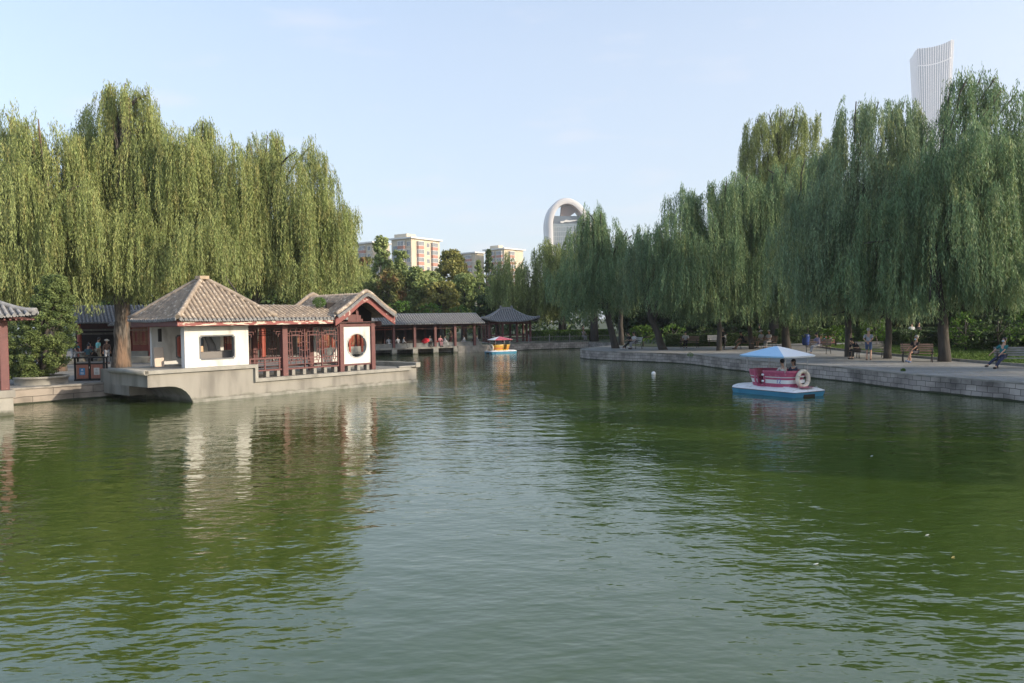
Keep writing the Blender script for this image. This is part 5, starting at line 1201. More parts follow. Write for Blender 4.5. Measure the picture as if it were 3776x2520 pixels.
    if ring:
        m = MB(); pts = [(-1.22, -.12 + .30 * math.cos(a_), .66 + .30 * math.sin(a_)) for a_ in [2 * math.pi * i / 28 for i in range(28)]]; m.tube(pts, .082, 10, closed=True)
        r_ = tag(m.build('life_ring', mat('life_ring', (.72, .66, .56), .6, (.60, .53, .42), 4), None, loc=loc, rot=(0, 0, rz)), 'off-white life ring hanging on the stern of the ' + ('crimson' if number else 'yellow') + ' pedal boat', 'life ring'); r_.scale = (sc,) * 3
        m = MB()
        for a_ in (0, 90, 180, 270): 
            y, z = -.12 + .30 * math.cos(R(a_ + 20)), .66 + .30 * math.sin(R(a_ + 20)); m.tube([(-1.22 + .086 * math.cos(b_), y + .086 * math.sin(b_) * math.cos(R(a_ + 20)), z + .086 * math.sin(b_) * math.sin(R(a_ + 20))) for b_ in [2 * math.pi * i / 10 for i in range(10)]], .012, 5, closed=True)
        m.build('grab_rope', mat('rope', (.45, .40, .33), .8), r_)
        m = MB(); m.box(-1.155, -1.14, -.30, .06, .50, .62); m.box(-1.155, -1.14, -.26, .02, .74, .78); m.build('stern_label', M_d, t)
        m = MB(); m.add([(-1.7 + .1, -.35, .349), (-1.1, -.45, .36), (-1.1, .45, .36), (-1.6, .35, .349)], [(0, 1, 2, 3)]); m.build('stern_patch', M_c, t)
    if number:
        cu = bpy.data.curves.new('boat_number', 'FONT'); cu.body = number; cu.size = .24; cu.extrude = .004; cu.align_x = 'CENTER'
        tmp = bpy.data.objects.new('n', cu); COL.objects.link(tmp); dg = bpy.context.evaluated_depsgraph_get(); me_ = bpy.data.meshes.new_from_object(tmp.evaluated_get(dg)); bpy.data.objects.remove(tmp)
        o = bpy.data.objects.new('boat_number', me_); COL.objects.link(o); me_.materials.clear(); me_.materials.append(mat('number_blue', (.12, .16, .42), .6)); o.parent = t
        o.location = (-.74, .70, .50); o.rotation_euler = (R(83), 0, R(180))
    m = MB()
    for (x, y) in ((-1.5, -.6), (-1.55, .45), (-1.62, -.1)): m.tube([(x, y, .30), (x, y + .02, .37), (x, y + .07, .38), (x, y + .09, .30)], .009, 5)
    m.build('mooring_eyes', mat('galvanised', (.5, .5, .5), .4), t)
    return t
bc = G(2929, 1468.5, 0); bl = G(2698, 1445.5, 0); br_ = G(3044, 1459.6, 0)
ud = (bl - bc).normalized(); bang = math.atan2(ud.y, ud.x)
BC = bc + ud * 1.60 + Vector((-ud.y, ud.x, 0)) * -.80
BA = bang
boat('crimson and white striped pedal boat number 12 under a light blue and white canopy', BC, BA, (.44, .08, .16), (.70, .70, .70), (.30, .52, .74), (.78, .79, .80), '12')
YC = G(1845, 1302.5, 0); YA = R(32)
boat('far yellow pedal boat with a red and white canopy before the corner pavilion', YC, YA, (.62, .36, .04), (.55, .16, .06), (.50, .10, .13), (.78, .77, .76), None, sc=.82)
def BW(loc, ang, x, y, z=0): return Vector(loc) + Vector((math.cos(ang) * x - math.sin(ang) * y, math.sin(ang) * x + math.cos(ang) * y, z))

# ------------------------------------------------------------------ street furniture
M_slat = mat('bench_slat_grey', (.30, .29, .27), .7, (.22, .21, .20), 4, stretch=(1, 6, 6)); M_slatw = mat('bench_slat_white', (.62, .61, .59), .7); M_slatr = mat('bench_slat_brown', (.27, .17, .12), .6, (.20, .13, .09), 5, stretch=(1, 6, 6)); M_iron = mat('cast_iron', (.02, .02, .022), .5)
def bench(slat, L_=1.5):
    """faces local -y"""
    t = thing('park_bench', 'bench', 'bench')
    m = MB()
    for i in range(4): m.box(-L_ / 2, L_ / 2, -.22 + i * .12, -.13 + i * .12, .43, .455)
    m.build('seat', slat, t, bevel=.004)
    m = MB()
    for i in range(4):
        z = .53 + .105 * i; y = .23 + .035 * i; m.add([(x, y + dy, z + dz) for x in (-L_ / 2, L_ / 2) for dy, dz in ((0, 0), (.03, 0), (.055, .08), (.025, .08))], [(0, 1, 2, 3), (7, 6, 5, 4), (0, 4, 5, 1), (1, 5, 6, 2), (2, 6, 7, 3), (3, 7, 4, 0)])
    m.build('backrest', slat, t)
    for s in (-1, 1):
        x = s * (L_ / 2 - .09); m = MB()
        m.tube([(x, -.26, 0), (x, -.22, .2), (x, -.25, .42), (x, .24, .42), (x, .33, .2), (x, .38, 0)], .022, 6); m.tube([(x, .24, .42), (x, .30, .65), (x, .38, .95)], .02, 6)
        m.tube([(x, -.24, .43), (x, -.30, .58), (x, -.20, .68), (x, .05, .69), (x, .29, .66)], .02, 6); m.tube([(x, -.14, .45), (x, -.18, .54), (x, -.10, .60), (x, -.02, .54), (x, -.06, .46)], .012, 6)
        m.build('side_frame', M_iron, t)
    return t
BP = {}
def place_bench(kind, label, x, y, rz):
    if kind not in BP: BP[kind] = bench({'grey': M_slat, 'white': M_slatw, 'brown': M_slatr}[kind]); o = BP[kind]
    else: o = copy_tree(BP[kind])
    o['label'] = label; o['category'] = 'bench'; o['group'] = 'park benches along the promenade'; o.location = (x, y, GZ + .004); o.rotation_euler = (0, 0, rz); return o
def at(px, py): g = G(px, py, GZ); return g.x, g.y
x, y = at(2332, 1288); place_bench('white', 'slatted bench beside the trunk at the promenade tip, under two seated people', x + .1, y + .3, R(-62)); B1 = (x + .1, y + .3, R(-62))
x, y = at(2541, 1283); place_bench('brown', 'brown bench in front of the dark hedge holding a sitter in white', x, y, R(-25)); B2 = (x, y, R(-25))
x, y = at(2652, 1279); place_bench('white', 'white slatted bench behind the trunk with the orange scar', x, y + .6, R(-10))
x, y = at(2750, 1288); place_bench('brown', 'bench under the crouching sitter in black, left of the curved grey trunk', x, y + .2, R(-55)); B4 = (x, y + .2, R(-55))
x, y = at(2825, 1284); place_bench('brown', 'bench under the two people in white caps', x, y, R(-50)); B5 = (x, y, R(-50))
x, y = at(3022, 1306); place_bench('brown', 'reddish bench under the sitter in a purple shirt', x, y + .25, R(-48)); B6 = (x, y + .25, R(-48))
x, y = at(3222, 1322); place_bench('grey', 'grey slatted bench right of the man in blue shorts', x - .1, y + .15, R(-12)); B7 = (x - .1, y + .15, R(-12))
x, y = at(3385, 1337); place_bench('brown', 'brown slatted bench under the masked man in black', x + .05, y + .15, R(-22)); B8 = (x + .05, y + .15, R(-22))
x, y = at(3752, 1360); place_bench('grey', 'grey slatted bench under the masked man in teal at the right edge', x, y + .2, R(-25)); B9 = (x, y + .2, R(-25))

M_blackm = mat('black_steel', (.015, .015, .017), .45)
def bins(label, loc, rz, s=1.0, group=None):
    t = thing('recycling_bins', label, 'recycling bins', loc, rz, group)
    m = MB(); W = .62
    for x in (-W, 0, W): 
        for y in (-.17, .17): m.box(x - .035, x + .035, y - .03, y + .03, .03, 1.02)
    m.box(-W - .04, W + .04, -.24, .24, .0, .07); m.box(-W - .08, W + .08, -.26, .26, 1.02, 1.08)
    m.box(-W, W, -.2, .2, .74, .79); m.build('frame', M_blackm, t)
    wd = mat('bin_wood_panel', (.36, .17, .12), .6, (.28, .12, .09), 12, stretch=(6, 6, .4))
    for i, s_ in enumerate((-1, 1)):
        m = MB(); n = 6; c = s_ * W / 2
        for k in range(n): m.box(c - .25 + .5 * k / n + .006, c - .25 + .5 * (k + 1) / n - .006, -.2, -.185, .10, .73)
        m.box(c - .25, c + .25, -.184, .18, .09, .735); d = m.build('wood_panel', wd, t)
        m = MB(); m.box(c - .12, c + .12, -.208, -.201, .26, .58); q = m.build('label_plate', mat('label_blue', (.05, .20, .42), .5) if i == 0 else mat('label_white', (.52, .52, .50), .5), d)
        m = MB(); ink = mat('label_ink_white', (.8, .8, .8), .5) if i == 0 else mat('label_ink_grey', (.16, .16, .17), .5)
        # recycling triangle pictogram and small text bars
        for a_ in (90, 210, 330):
            p = (c + .045 * math.cos(R(a_)), .49 + .045 * math.sin(R(a_))); r_ = (c + .045 * math.cos(R(a_ + 120)), .49 + .045 * math.sin(R(a_ + 120))); m.bar((p[0], -.211, p[1]), (r_[0], -.211, r_[1]), .012, .004, (0, 1, 0))
        for z in ((.38, .34, .30)): m.box(c - .07, c + .07, -.2105, -.2085, z, z + .014)
        m.build('label_print', ink, q)
    m = MB(); m.box(-.014, .014, -.21, -.2, .56, .64); m.build('latch', M_white, t)
    m = MB(); m.box(-W + .05, W - .05, -.12, .12, .80, .86); m.build('inner_lid', mat('bin_metal', (.3, .3, .31), .5), t)
    return t
g = G(333, 1404, GZ); bins('double recycling bin with blue and white labels on the left quay', (g.x, g.y + .1, GZ + .005), R(8))
g = G(3050, 1272, GZ); bins('double recycling bin behind the purple-shirted sitter across the pond', (g.x, g.y, GZ + .04), R(-10))
g = G(2972, 1275, GZ)
def bluebin():
    t = thing('blue_bin', 'round dark blue litter bin on the path left of the purple-shirted sitter', 'litter bin', (g.x, g.y, GZ + .04))
    m = MB(); m.lathe([(.24, 0), (.29, .08), (.31, .7), (.32, .74)], n=20); m.build('body', mat('bin_blue', (.03, .07, .28), .45), t)
    m = MB(); m.lathe([(.33, .74), (.33, .8), (.22, .9), (.05, .94)], n=20); m.build('lid', mat('bin_blue_lid', (.02, .05, .2), .45), t)
bluebin()
def buoy():
    p = G(2410, 1383, 0); t = thing('marker_buoy', 'small white ball float alone on the dark green water', 'buoy', p)
    m = MB(); m.ball((0, 0, .07), .12); m.build('float_ball', mat('buoy_white', (.75, .75, .76), .5), t)
    m = MB(); m.tube([(0, 0, .17), (0, 0, .22), (.03, 0, .23), (.03, 0, .17)], .01, 6); m.build('loop', M_iron, t)
buoy()
for (px, py, cl_, lb) in [(3215, 1683, (.5, .55, .6), 'pale bit of litter floating on the green water right of centre'), (3515, 2057, (.35, .28, .08), 'yellow fallen leaf floating at the lower right'), (3420, 1975, (.5, .5, .4), 'tiny pale leaf floating above the yellow one at the lower right'), (3010, 2082, (.6, .62, .6), 'tiny white fleck floating near the lower centre right')]:
    p = G(px, py, 0); m = MB(); q = [(.032 * math.cos(a_) * (1 + .3 * math.sin(3 * a_)), .014 * math.sin(a_), .006 + .006 * math.cos(a_)) for a_ in [R(40 * i) for i in range(9)]]; m.add(q + [(x_, y_, z_ + .004) for x_, y_, z_ in q], [tuple(range(9)), tuple(range(9, 18))] + [(i, (i + 1) % 9, 9 + (i + 1) % 9, 9 + i) for i in range(9)])
    tag(m.build('floating_leaf', mat('float_%d' % px, cl_, .6), None, loc=p, rot=(0, 0, R(px % 40))), lb, 'floating leaf')

def fence():
    a = A(1948, 1266, 82.6); b = A(2062, 1263, 83.6); c = G(2258, 1282, 0); P = [Vector((3.4, 82.1, 0)), Vector((8.1, 83.9, 0)), Vector((10.7, 79.3, 0)), Vector((11.0, 74.5, 0))]
    P = [Vector((1.75, 81.4, 0)), Vector((8.3, 84.0, 0)), Vector((10.8, 84.4, 0))]
    t = thing('picket_fence', 'long grey fence of thin crooked pickets on the far quay wall', 'fence', (P[0].x, P[0].y, GZ + .03)); M = mat('picket_grey', (.26, .25, .235), .8); pk = MB(); rl = MB()
    for (u, v) in zip(P[:-1], P[1:]):
        u = u - P[0]; v = v - P[0]; L_ = (v - u).length; n = int(L_ / .13)
        for i in range(n):
            q = u.lerp(v, i / n); tl = rnd.uniform(-.09, .09) * (1 + (i // 20) % 2); pk.bar(q, q + Vector((tl, 0, .72 + rnd.uniform(-.04, .04))), .028, .012)
        for z in (.14, .60): rl.bar(u + Vector((0, .02, z)), v + Vector((0, .02, z)), .03, .03)
        k = max(1, int(L_ / 1.9))
        for i in range(k + 1):
            q = u.lerp(v, i / k); po = MB(); po.box(q.x - .04, q.x + .04, q.y - .05, q.y + .03, -.02, .86); po.build('post', M, t)
    pk.build('pickets', M, t); rl.build('rails', M, t)
fence()
HAZE = .00029
# ------------------------------------------------------------------ people
M_skin = mat('skin', (.45, .27, .19), .6); M_skin2 = mat('skin_tan', (.34, .19, .13), .6); M_hair = mat('black_hair', (.012, .011, .012), .5); M_hairg = mat('grey_hair', (.35, .34, .33), .7)
def cloth(name, col): return mat('cloth_' + name, col, .9, tuple(c_ * .8 for c_ in col), 9)
CL = {k: cloth(k, v) for k, v in dict(white=(.62, .62, .62), black=(.015, .015, .018), navy=(.03, .04, .09), teal=(.02, .16, .17), cyan=(.22, .58, .58), tealblue=(.01, .22, .28), darkteal=(.02, .07, .10), purple=(.26, .24, .38), blue=(.07, .12, .24), grey=(.28, .28, .29), lgrey=(.38, .38, .40), khaki=(.35, .30, .22), maroon=(.14, .05, .06), pink=(.60, .28, .30), red=(.5, .04, .04), brown=(.12, .08, .07), charcoal=(.05, .05, .06), cream=(.55, .52, .45), stripe=(.35, .37, .42)).items()}
def skin_obj(name, verts, edges, mats, parent, sub=1):
    me = bpy.data.meshes.new(name); me.from_pydata([v[:3] for v in verts], edges, []); me.materials.append(mats)
    o = bpy.data.objects.new(name, me); COL.objects.link(o); o.parent = parent
    sk = o.modifiers.new('skin', 'SKIN'); sk.use_smooth_shade = True; sk.branch_smoothing = .6
    lay = me.skin_vertices[0] if len(me.skin_vertices) else None
    if lay is None: return o
    for i, v in enumerate(verts): lay.data[i].radius = (v[3], v[4] if len(v) > 4 else v[3]); lay.data[i].use_root = (i == 0)
    sb = o.modifiers.new('subsurf', 'SUBSURF'); sb.levels = sub; sb.render_levels = sub
    return o
class Sk:
    def __init__(s): s.v = []; s.e = []
    def add(s, p, r, prev=None):
        s.v.append((p[0], p[1], p[2], *(r if hasattr(r, '__len__') else (r, r)))); i = len(s.v) - 1
        if prev is not None: s.e.append((prev, i))
        return i
def ik(a, b, l1, l2, pole):
    d = b - a; L_ = min(d.length, (l1 + l2) * .995); d.normalize(); x = (l1 * l1 - l2 * l2 + L_ * L_) / (2 * L_); h = math.sqrt(max(0, l1 * l1 - x * x)); pl = pole - d * pole.dot(d); pl.normalize()
    return a + d * x + pl * h, a + d * L_
def person(label, loc, rz, sit=None, lean=0.0, head=(0, 0), shirt='white', legs='black', hair='black', sleeves=.5, shorts=False, hat=None, mask=False, hl=None, hr=None, fl=None, fr=None, shoes='black', scale=1.0, long_hair=False, collar=None, group=None, skin=None, mask_low=False, twist=0, patch=None, fine=True):
    """faces local -y. sit = seat height or None. hands/feet are local targets; left is +x"""
    t = thing('person', label, 'person', loc, rz, group or None); t.scale = (scale,) * 3
    V3 = Vector; pel = V3((0, 0, .92)) if sit is None else V3((0, 0, sit + .10)); ln = R(lean)
    up = V3((0, -math.sin(ln), math.cos(ln))); fw = V3((0, -math.cos(ln), -math.sin(ln))); sd_ = V3((math.cos(R(twist)), math.sin(R(twist)), 0))
    waist = pel + up * .16; chest = pel + up * .36; neck = pel + up * .52; hp, hy = R(head[0]), R(head[1])
    hb = neck + up * .07; hu = V3((0, -math.sin(ln * .5 + hp), math.cos(ln * .5 + hp))); hf0 = V3((0, -math.cos(ln * .5 + hp), -math.sin(ln * .5 + hp)))
    hf = (Matrix.Rotation(hy, 3, hu) @ hf0); hs = hf.cross(hu) * -1
    hc = hb + hu * .11 + hf * .015
    shL = chest + up * .09 + sd_ * .17; shR = chest + up * .09 - sd_ * .17
    if hl is None: hl = (.24, -.04, .80) if sit is None else (.12, -.38, sit + .22)
    if hr is None: hr = (-.24, -.04, .80) if sit is None else (-.12, -.38, sit + .22)
    if fl is None: fl = (.10, -.02, .08) if sit is None else (.10, -.48, .08)
    if fr is None: fr = (-.10, .04, .08) if sit is None else (-.10, -.44, .08)
    hl, hr, fl, fr = map(V3, (hl, hr, fl, fr))
    elL, hl = ik(shL, hl, .28, .25, V3((.6, .5, -.6))); elR, hr = ik(shR, hr, .28, .25, V3((-.6, .5, -.6)))
    hipL = pel + V3((.09, 0, -.04)); hipR = pel + V3((-.09, 0, -.04)); kp = V3((0, -1, .9 if sit is not None else .1))
    knL, fl = ik(hipL, fl, .43, .42, kp); knR, fr = ik(hipR, fr, .43, .42, kp)
    S = Sk(); a = S.add(pel, (.13, .10)); w_ = S.add(waist, (.115, .085), a); c_ = S.add(chest, (.13, .09), w_); n = S.add(neck, .055, c_); h0 = S.add(hb, .055, n)
    h1 = S.add(hb + hu * .05 + hf * .025, (.068, .075), h0); h2 = S.add(hc + hu * .02, (.080, .092), h1); h3 = S.add(hc + hu * .09, (.065, .075), h2)
    for sh, el, ha, s_ in ((shL, elL, hl, 1), (shR, elR, hr, -1)):
        q = S.add(sh, .052, c_); q = S.add(sh.lerp(el, .5), .042, q); q = S.add(el, .036, q); q = S.add(el.lerp(ha, .5), .034, q); wr = S.add(ha, .024, q)
        d = (ha - el).normalized(); ref = V3((0, 0, 1)) if abs(d.z) < .8 else V3((0, -1, 0)); sx = d.cross(ref).normalized(); dn = sx.cross(d).normalized()
        pm = S.add(ha + d * .06, (.028, .020), wr)
        if fine:
            for k, (o_, l_) in enumerate(((-.028, .060), (-.010, .072), (.009, .068), (.026, .052))):
                f1 = S.add(ha + d * .095 + sx * o_, .0085, pm); S.add(ha + d * (.095 + l_ * .8) + sx * o_ * 1.1 - dn * .025, .007, f1)
            th = S.add(ha + d * .05 - sx * s_ * .040, .010, pm); S.add(ha + d * .085 - sx * s_ * .055 - dn * .012, .008, th)
    for hp_, kn, ft in ((hipL, knL, fl), (hipR, knR, fr)):
        q = S.add(hp_, .085, a); q = S.add(hp_.lerp(kn, .5), .072, q); q = S.add(kn, .052, q); q = S.add(kn.lerp(ft, .4), .050, q); q = S.add(ft, .036, q); q = S.add(ft + V3((0, -.10, -.045)), .032, q); S.add(ft + V3((0, -.17, -.05)), .024, q)
    skm = skin or M_skin
    skin_obj('body', S.v, S.e, skm, t)
    # shirt
    S = Sk(); a = S.add(pel + up * .02, (.155, .12)); w_ = S.add(waist, (.14, .11), a); c_ = S.add(chest, (.155, .115), w_); n = S.add(neck - up * .035, (.085, .08), c_)
    for sh, el, ha in ((shL, elL, hl), (shR, elR, hr)):
        q = S.add(sh, .070, c_); q = S.add(sh.lerp(el, .55), .060, q)
        if sleeves > .6: q = S.add(el, .050, q); q = S.add(el.lerp(ha, .85), .040, q)
        else: q = S.add(sh.lerp(el, .85), .058, q)
    sh_o = skin_obj('shirt', S.v, S.e, CL[shirt], t)
    if collar: 
        m = MB(); m.tube([neck - up * .03 + sd_ * .075 * math.cos(x_) + fw * .07 * math.sin(x_) for x_ in [2 * math.pi * i / 12 for i in range(12)]], .028, 6, closed=True); m.build('collar', CL[collar], t)
    S = Sk(); a = S.add(pel - up * .02, (.15, .12))
    for hp_, kn, ft in ((hipL, knL, fl), (hipR, knR, fr)):
        q = S.add(hp_, .100, a); q = S.add(hp_.lerp(kn, .5), .090, q)
        if shorts: q = S.add(hp_.lerp(kn, .85), .085, q)
        else: q = S.add(kn, .072, q); q = S.add(kn.lerp(ft, .5), .064, q); q = S.add(kn.lerp(ft, .93), .058, q)
    skin_obj('shorts' if shorts else 'trousers', S.v, S.e, CL[legs], t)
    for ft in (fl, fr):
        m = MB(); m.ball(ft + V3((0, -.07, -.04)), .050, .135, .045, 10, 6); m.build('shoe', CL[shoes], t)
    # hair, face
    rot = Matrix((hs, -hf, hu)).transposed()
    def hd(mb, c0, r_, n_=12, k_=8, cut=None):
        vs = []
        for i in range(k_ + 1):
            th = math.pi * i / k_
            for j in range(n_):
                ph = 2 * math.pi * j / n_; p = V3((r_[0] * math.sin(th) * math.cos(ph), r_[1] * math.sin(th) * math.sin(ph), -r_[2] * math.cos(th))) + V3(c0)
                vs.append(hc + rot @ p)
        mb.smooth = True; mb.add(vs, [(i * n_ + j, i * n_ + (j + 1) % n_, (i + 1) * n_ + (j + 1) % n_, (i + 1) * n_ + j) for i in range(k_) for j in range(n_)]); mb.smooth = False
    hm = M_hair if hair == 'black' else M_hairg
    m = MB(); hd(m, (0, .032, .035), (.098, .104, .096)); 
    if long_hair: hd(m, (0, .055, -.04), (.088, .058, .15))
    m.build('hair', hm, t)
    m = MB()
    for s_ in (-1, 1): hd(m, (s_ * .03, -.083, .025), (.011, .006, .007), 6, 4)
    m.build('eyes', M_hair, t)
    m = MB(); hd(m, (0, -.095, -.005), (.012, .018, .022), 6, 4)
    for s_ in (-1, 1): hd(m, (s_ * .086, .01, .0), (.012, .02, .03), 6, 4)
    m.build('nose_and_ears', skm, t)
    m = MB(); hd(m, (0, -.083, -.05), (.022, .006, .005), 6, 4); m.build('mouth', mat('lips', (.30, .10, .09), .6), t)
    if mask: m = MB(); hd(m, (0, -.062 + (.01 if mask_low else 0), -.045 - (.035 if mask_low else 0)), (.062, .055, .045)); m.build('face_mask', mat('mask_blue', (.45, .58, .66), .8), t)
    if hat:
        m = MB(); hd(m, (0, .01, .075), (.098, .105, .065)); 
        if hat == 'cap': hd(m, (0, -.11, .055), (.075, .085, .010))
        else: hd(m, (0, 0, .055), (.17, .18, .012))
        m.build('hat', CL['white'] if hat != 'sunhat_cream' else CL['cream'], t)
    return t
def on(b, dx=0.0, dy=.02): # a seat position on a bench
    x, y, rz = b; return (x + math.cos(rz) * dx - math.sin(rz) * dy, y + math.sin(rz) * dx + math.cos(rz) * dy, GZ + .004)
ST = .455
# boat passengers (seat in the stern, facing the bow)
p = BW(BC, BA, -.62, .25, -.0); person('short-haired person in a white T-shirt riding in the crimson pedal boat', p, BA + R(90), sit=.62, lean=8, shirt='white', legs='navy', head=(5, -15), hl=(.1, -.45, .98), hr=(-.12, -.45, .95), fl=(.1, -.55, .44), fr=(-.1, -.55, .44), scale=.93)
p = BW(BC, BA, -.70, -.24, -.0); person('long-haired person in a dark top with white collar in the crimson pedal boat', p, BA + R(90), sit=.60, lean=4, shirt='navy', collar='white', legs='black', long_hair=True, head=(5, 65), hl=(.1, -.40, .92), hr=(-.12, -.40, .92), fl=(.1, -.55, .44), fr=(-.1, -.55, .44), scale=.93)
p = BW(YC, YA, -.55, .1); person('small figure in black riding in the far yellow pedal boat', p, YA + R(90), sit=.62, shirt='black', legs='black', long_hair=True, fl=(.1, -.5, .44), fr=(-.1, -.5, .44), scale=.78, fine=False)
# promenade
person('masked person in a teal T-shirt sprawled on the bench at the right edge', on(B9, -.46), B9[2] - R(38), sit=ST, lean=-14, head=(4, 0), shirt='teal', legs='navy', mask=True, fl=(.16, -.74, .08), fr=(-.20, -.90, .09), hr=(-.36, -.34, .58), hl=(.10, -.30, .64), shoes='black')
person('masked person in a black T-shirt and shorts reclining on the brown slatted bench', on(B8, -.10), B8[2] - R(40), sit=ST, lean=-10, head=(6, -8), shirt='black', legs='charcoal', shorts=True, mask=True, mask_low=True, hl=(.05, -.35, .60), hr=(-.20, -.38, .60), fl=(-.02, -.56, .12), fr=(.08, -.48, .08), shoes='blue', skin=M_skin2, hair='grey')
x, y = at(3203, 1329); person('white-haired person standing in a grey shirt and blue shorts, hands clasped behind', (x, y, GZ + .004), R(150), shirt='stripe', legs='blue', shorts=True, hair='grey', hl=(.06, .20, .98), hr=(-.04, .21, .98), shoes='brown', scale=1.0, head=(8, -20), lean=4)
x, y = at(3160, 1324); person('person in dark clothes bending beside the standing white-haired man', (x, y, GZ + .004), R(-60), sit=.42, lean=42, shirt='black', legs='black', head=(20, 0), hr=(-.1, -.45, .45), fine=False)
person('person in a purple shirt and grey trousers sitting with folded arms on the reddish bench', on(B6, .05), B6[2] - R(30), sit=ST, lean=12, head=(22, 0), shirt='purple', legs='lgrey', hl=(-.05, -.36, .78), hr=(-.2, -.40, .76), fl=(.05, -.60, .08), fr=(-.12, -.50, .08), shoes='grey')
person('person in a white cap and white top, left of the capped pair on the bench', on(B5, -.42), B5[2] - R(10), sit=ST, shirt='white', legs='khaki', hat='sunhat', hl=(.1, -.30, .70), hr=(-.1, -.30, .70), shorts=True, head=(18, 0))
person('person in a white cap and white top, right of the capped pair on the bench', on(B5, .25), B5[2] - R(5), sit=ST, shirt='white', legs='lgrey', hat='cap', hl=(.1, -.32, .72), hr=(-.1, -.30, .75), head=(5, 20))
x, y = at(2800, 1268); person('person in black standing behind the pair in white caps', (x, y, GZ + .04), R(200), shirt='black', legs='charcoal', scale=.98, fine=False)
person('person in black with bare shins on the bench left of the curved grey trunk', on(B4, -.1), B4[2] - R(25), sit=ST, lean=22, head=(10, 0), shirt='black', legs='black', shorts=True, hl=(-.05, -.50, .60), hr=(-.18, -.52, .58), fl=(.0, -.62, .08), fr=(-.14, -.70, .08), skin=M_skin2, shoes='brown')
x, y = at(2668, 1290); person('person in dark clothes standing half behind the trunk with the orange scar', (x, y + .2, GZ + .004), R(160), shirt='black', legs='black', hair='grey', hr=(-.25, -.25, 1.15), scale=.97)
person('person in a white shirt and black trousers sitting before the dark hedge', on(B2, -.25), B2[2] + R(5), sit=ST, lean=20, shirt='white', legs='black', head=(25, 10), fl=(.12, -.5, .08), fr=(-.1, -.42, .08))
person('person in black, nearer of the two on the leftmost bench', on(B1, -.25, -.05), B1[2], sit=ST, lean=15, shirt='black', legs='black', long_hair=True, head=(25, 0), fl=(.1, -.66, .08), fr=(-.1, -.75, .08), shoes='white')
person('person in white, farther of the two on the leftmost bench', on(B1, .30, .0), B1[2], sit=ST, lean=10, shirt='white', legs='grey', head=(20, 0), fine=False)
for (px, lb, sh, yy) in [(3362, 'distant person in white walking behind the hedge, left of the leaning trunk', 'white', 1240), (3388, 'distant person in a black and white top behind the hedge, nearest the leaning trunk', 'black', 1242)]:
    c = A(px, yy, 62); person(lb, (c.x, c.y, GZ + .03), R(180 if sh == 'white' else 10), shirt=sh, legs='black' if sh == 'white' else 'white', fine=False)
# left bank group round the stone table
def stone_table():
    x, y = at(306, 1340); t = thing('stone_table', 'low round stone table among the people behind the recycling bins', 'table', (x, y, GZ + .004))
    m = MB(); m.lathe([(.62, .68), (.62, .76)], n=24); m.build('top', M_stone, t)
    m = MB(); m.lathe([(.22, 0), (.16, .3), (.22, .68)], n=16); m.build('pedestal', M_stone, t)
stone_table()
x, y = at(272, 1334); person('person in a bright teal shirt and pale trousers bending over the stone table', (x, y, GZ + .004), R(55), lean=62, shirt='tealblue', legs='lgrey', head=(0, 0), hl=(.1, -.75, .72), hr=(-.1, -.72, .70), shoes='grey', scale=.98)
x, y = at(312, 1330); person('person in dark red seated behind the stone table, facing the lake', (x, y + .9, GZ + .004), R(10), sit=.42, lean=12, shirt='maroon', legs='black', head=(20, 0), hl=(.1, -.42, .74), hr=(-.1, -.42, .74))
x, y = at(333, 1342); person('person in a dark teal shirt seated with the back to the lake', (x, y - .3, GZ + .004), R(188), sit=.42, lean=14, shirt='darkteal', legs='black', head=(18, 0))
x, y = at(362, 1340); person('person standing in a pale cyan shirt and beige trousers behind the bins', (x, y, GZ + .004), R(150), shirt='cyan', legs='khaki', lean=6, head=(15, 20), scale=.99)
x, y = at(395, 1342); person('person in a cream sun hat and patterned trousers standing beside the thick trunk', (x, y, GZ + .004), R(40), shirt='brown', legs='stripe', hat='sunhat_cream', sleeves=.9, head=(15, 0), lean=4, scale=.93, shoes='maroon')
p = L2W(1.0, 4.6, .79); person('person in a black T-shirt seen through the window of the white tea pavilion', p, R(-20), lean=14, shirt='charcoal', legs='black', head=(10, 30), hl=(.15, -.5, .95), hr=(-.15, -.45, .92), scale=.95)
# scooter half hidden by the juniper
def scooter():
    x, y = at(222, 1352); t = thing('motor_scooter', 'black and silver scooter wheel and tail poking out behind the juniper', 'scooter', (x, y, GZ + .004), R(10))
    for dx in (0, -1.2):
        m = MB(); m.tube([(dx + .21 * math.cos(a_), 0, .23 + .21 * math.sin(a_)) for a_ in [2 * math.pi * i / 20 for i in range(20)]], .05, 8, closed=True); w_ = m.build('tyre', M_blackm, t); m = MB(); m.lathe([(.15, -.02), (.15, .02)], (dx, 0, .23), 14, 'y'); m.build('rim', mat('rim_silver', (.5, .5, .5), .4), w_)
    m = MB(); m.add([(a, b, c) for b in (-.13, .13) for a, c in ((.1, .5), (.15, .68), (-.6, .66), (-.55, .35), (-.95, .35), (-1.15, .85), (-1.25, .83), (-1.05, .22), (-.4, .22))], [tuple(range(9)), tuple(range(9, 18))[::-1]] + [(i, (i + 1) % 9, 9 + (i + 1) % 9, 9 + i) for i in range(9)]); m.build('body', mat('scooter_white', (.5, .5, .5), .35), t, bevel=.02)
    m = MB(); m.box(-.6, .12, -.12, .12, .68, .76); m.build('seat', M_blackm, t, bevel=.03)
    m = MB(); m.tube([(-1.18, -.28, .98), (-1.15, 0, .95), (-1.18, .28, .98)], .018, 6); m.build('handlebar', M_blackm, t)
scooter()
m = MB(); m.box(-.55, .55, -.2, .2, 0, .42); x, y = at(240, 1348)
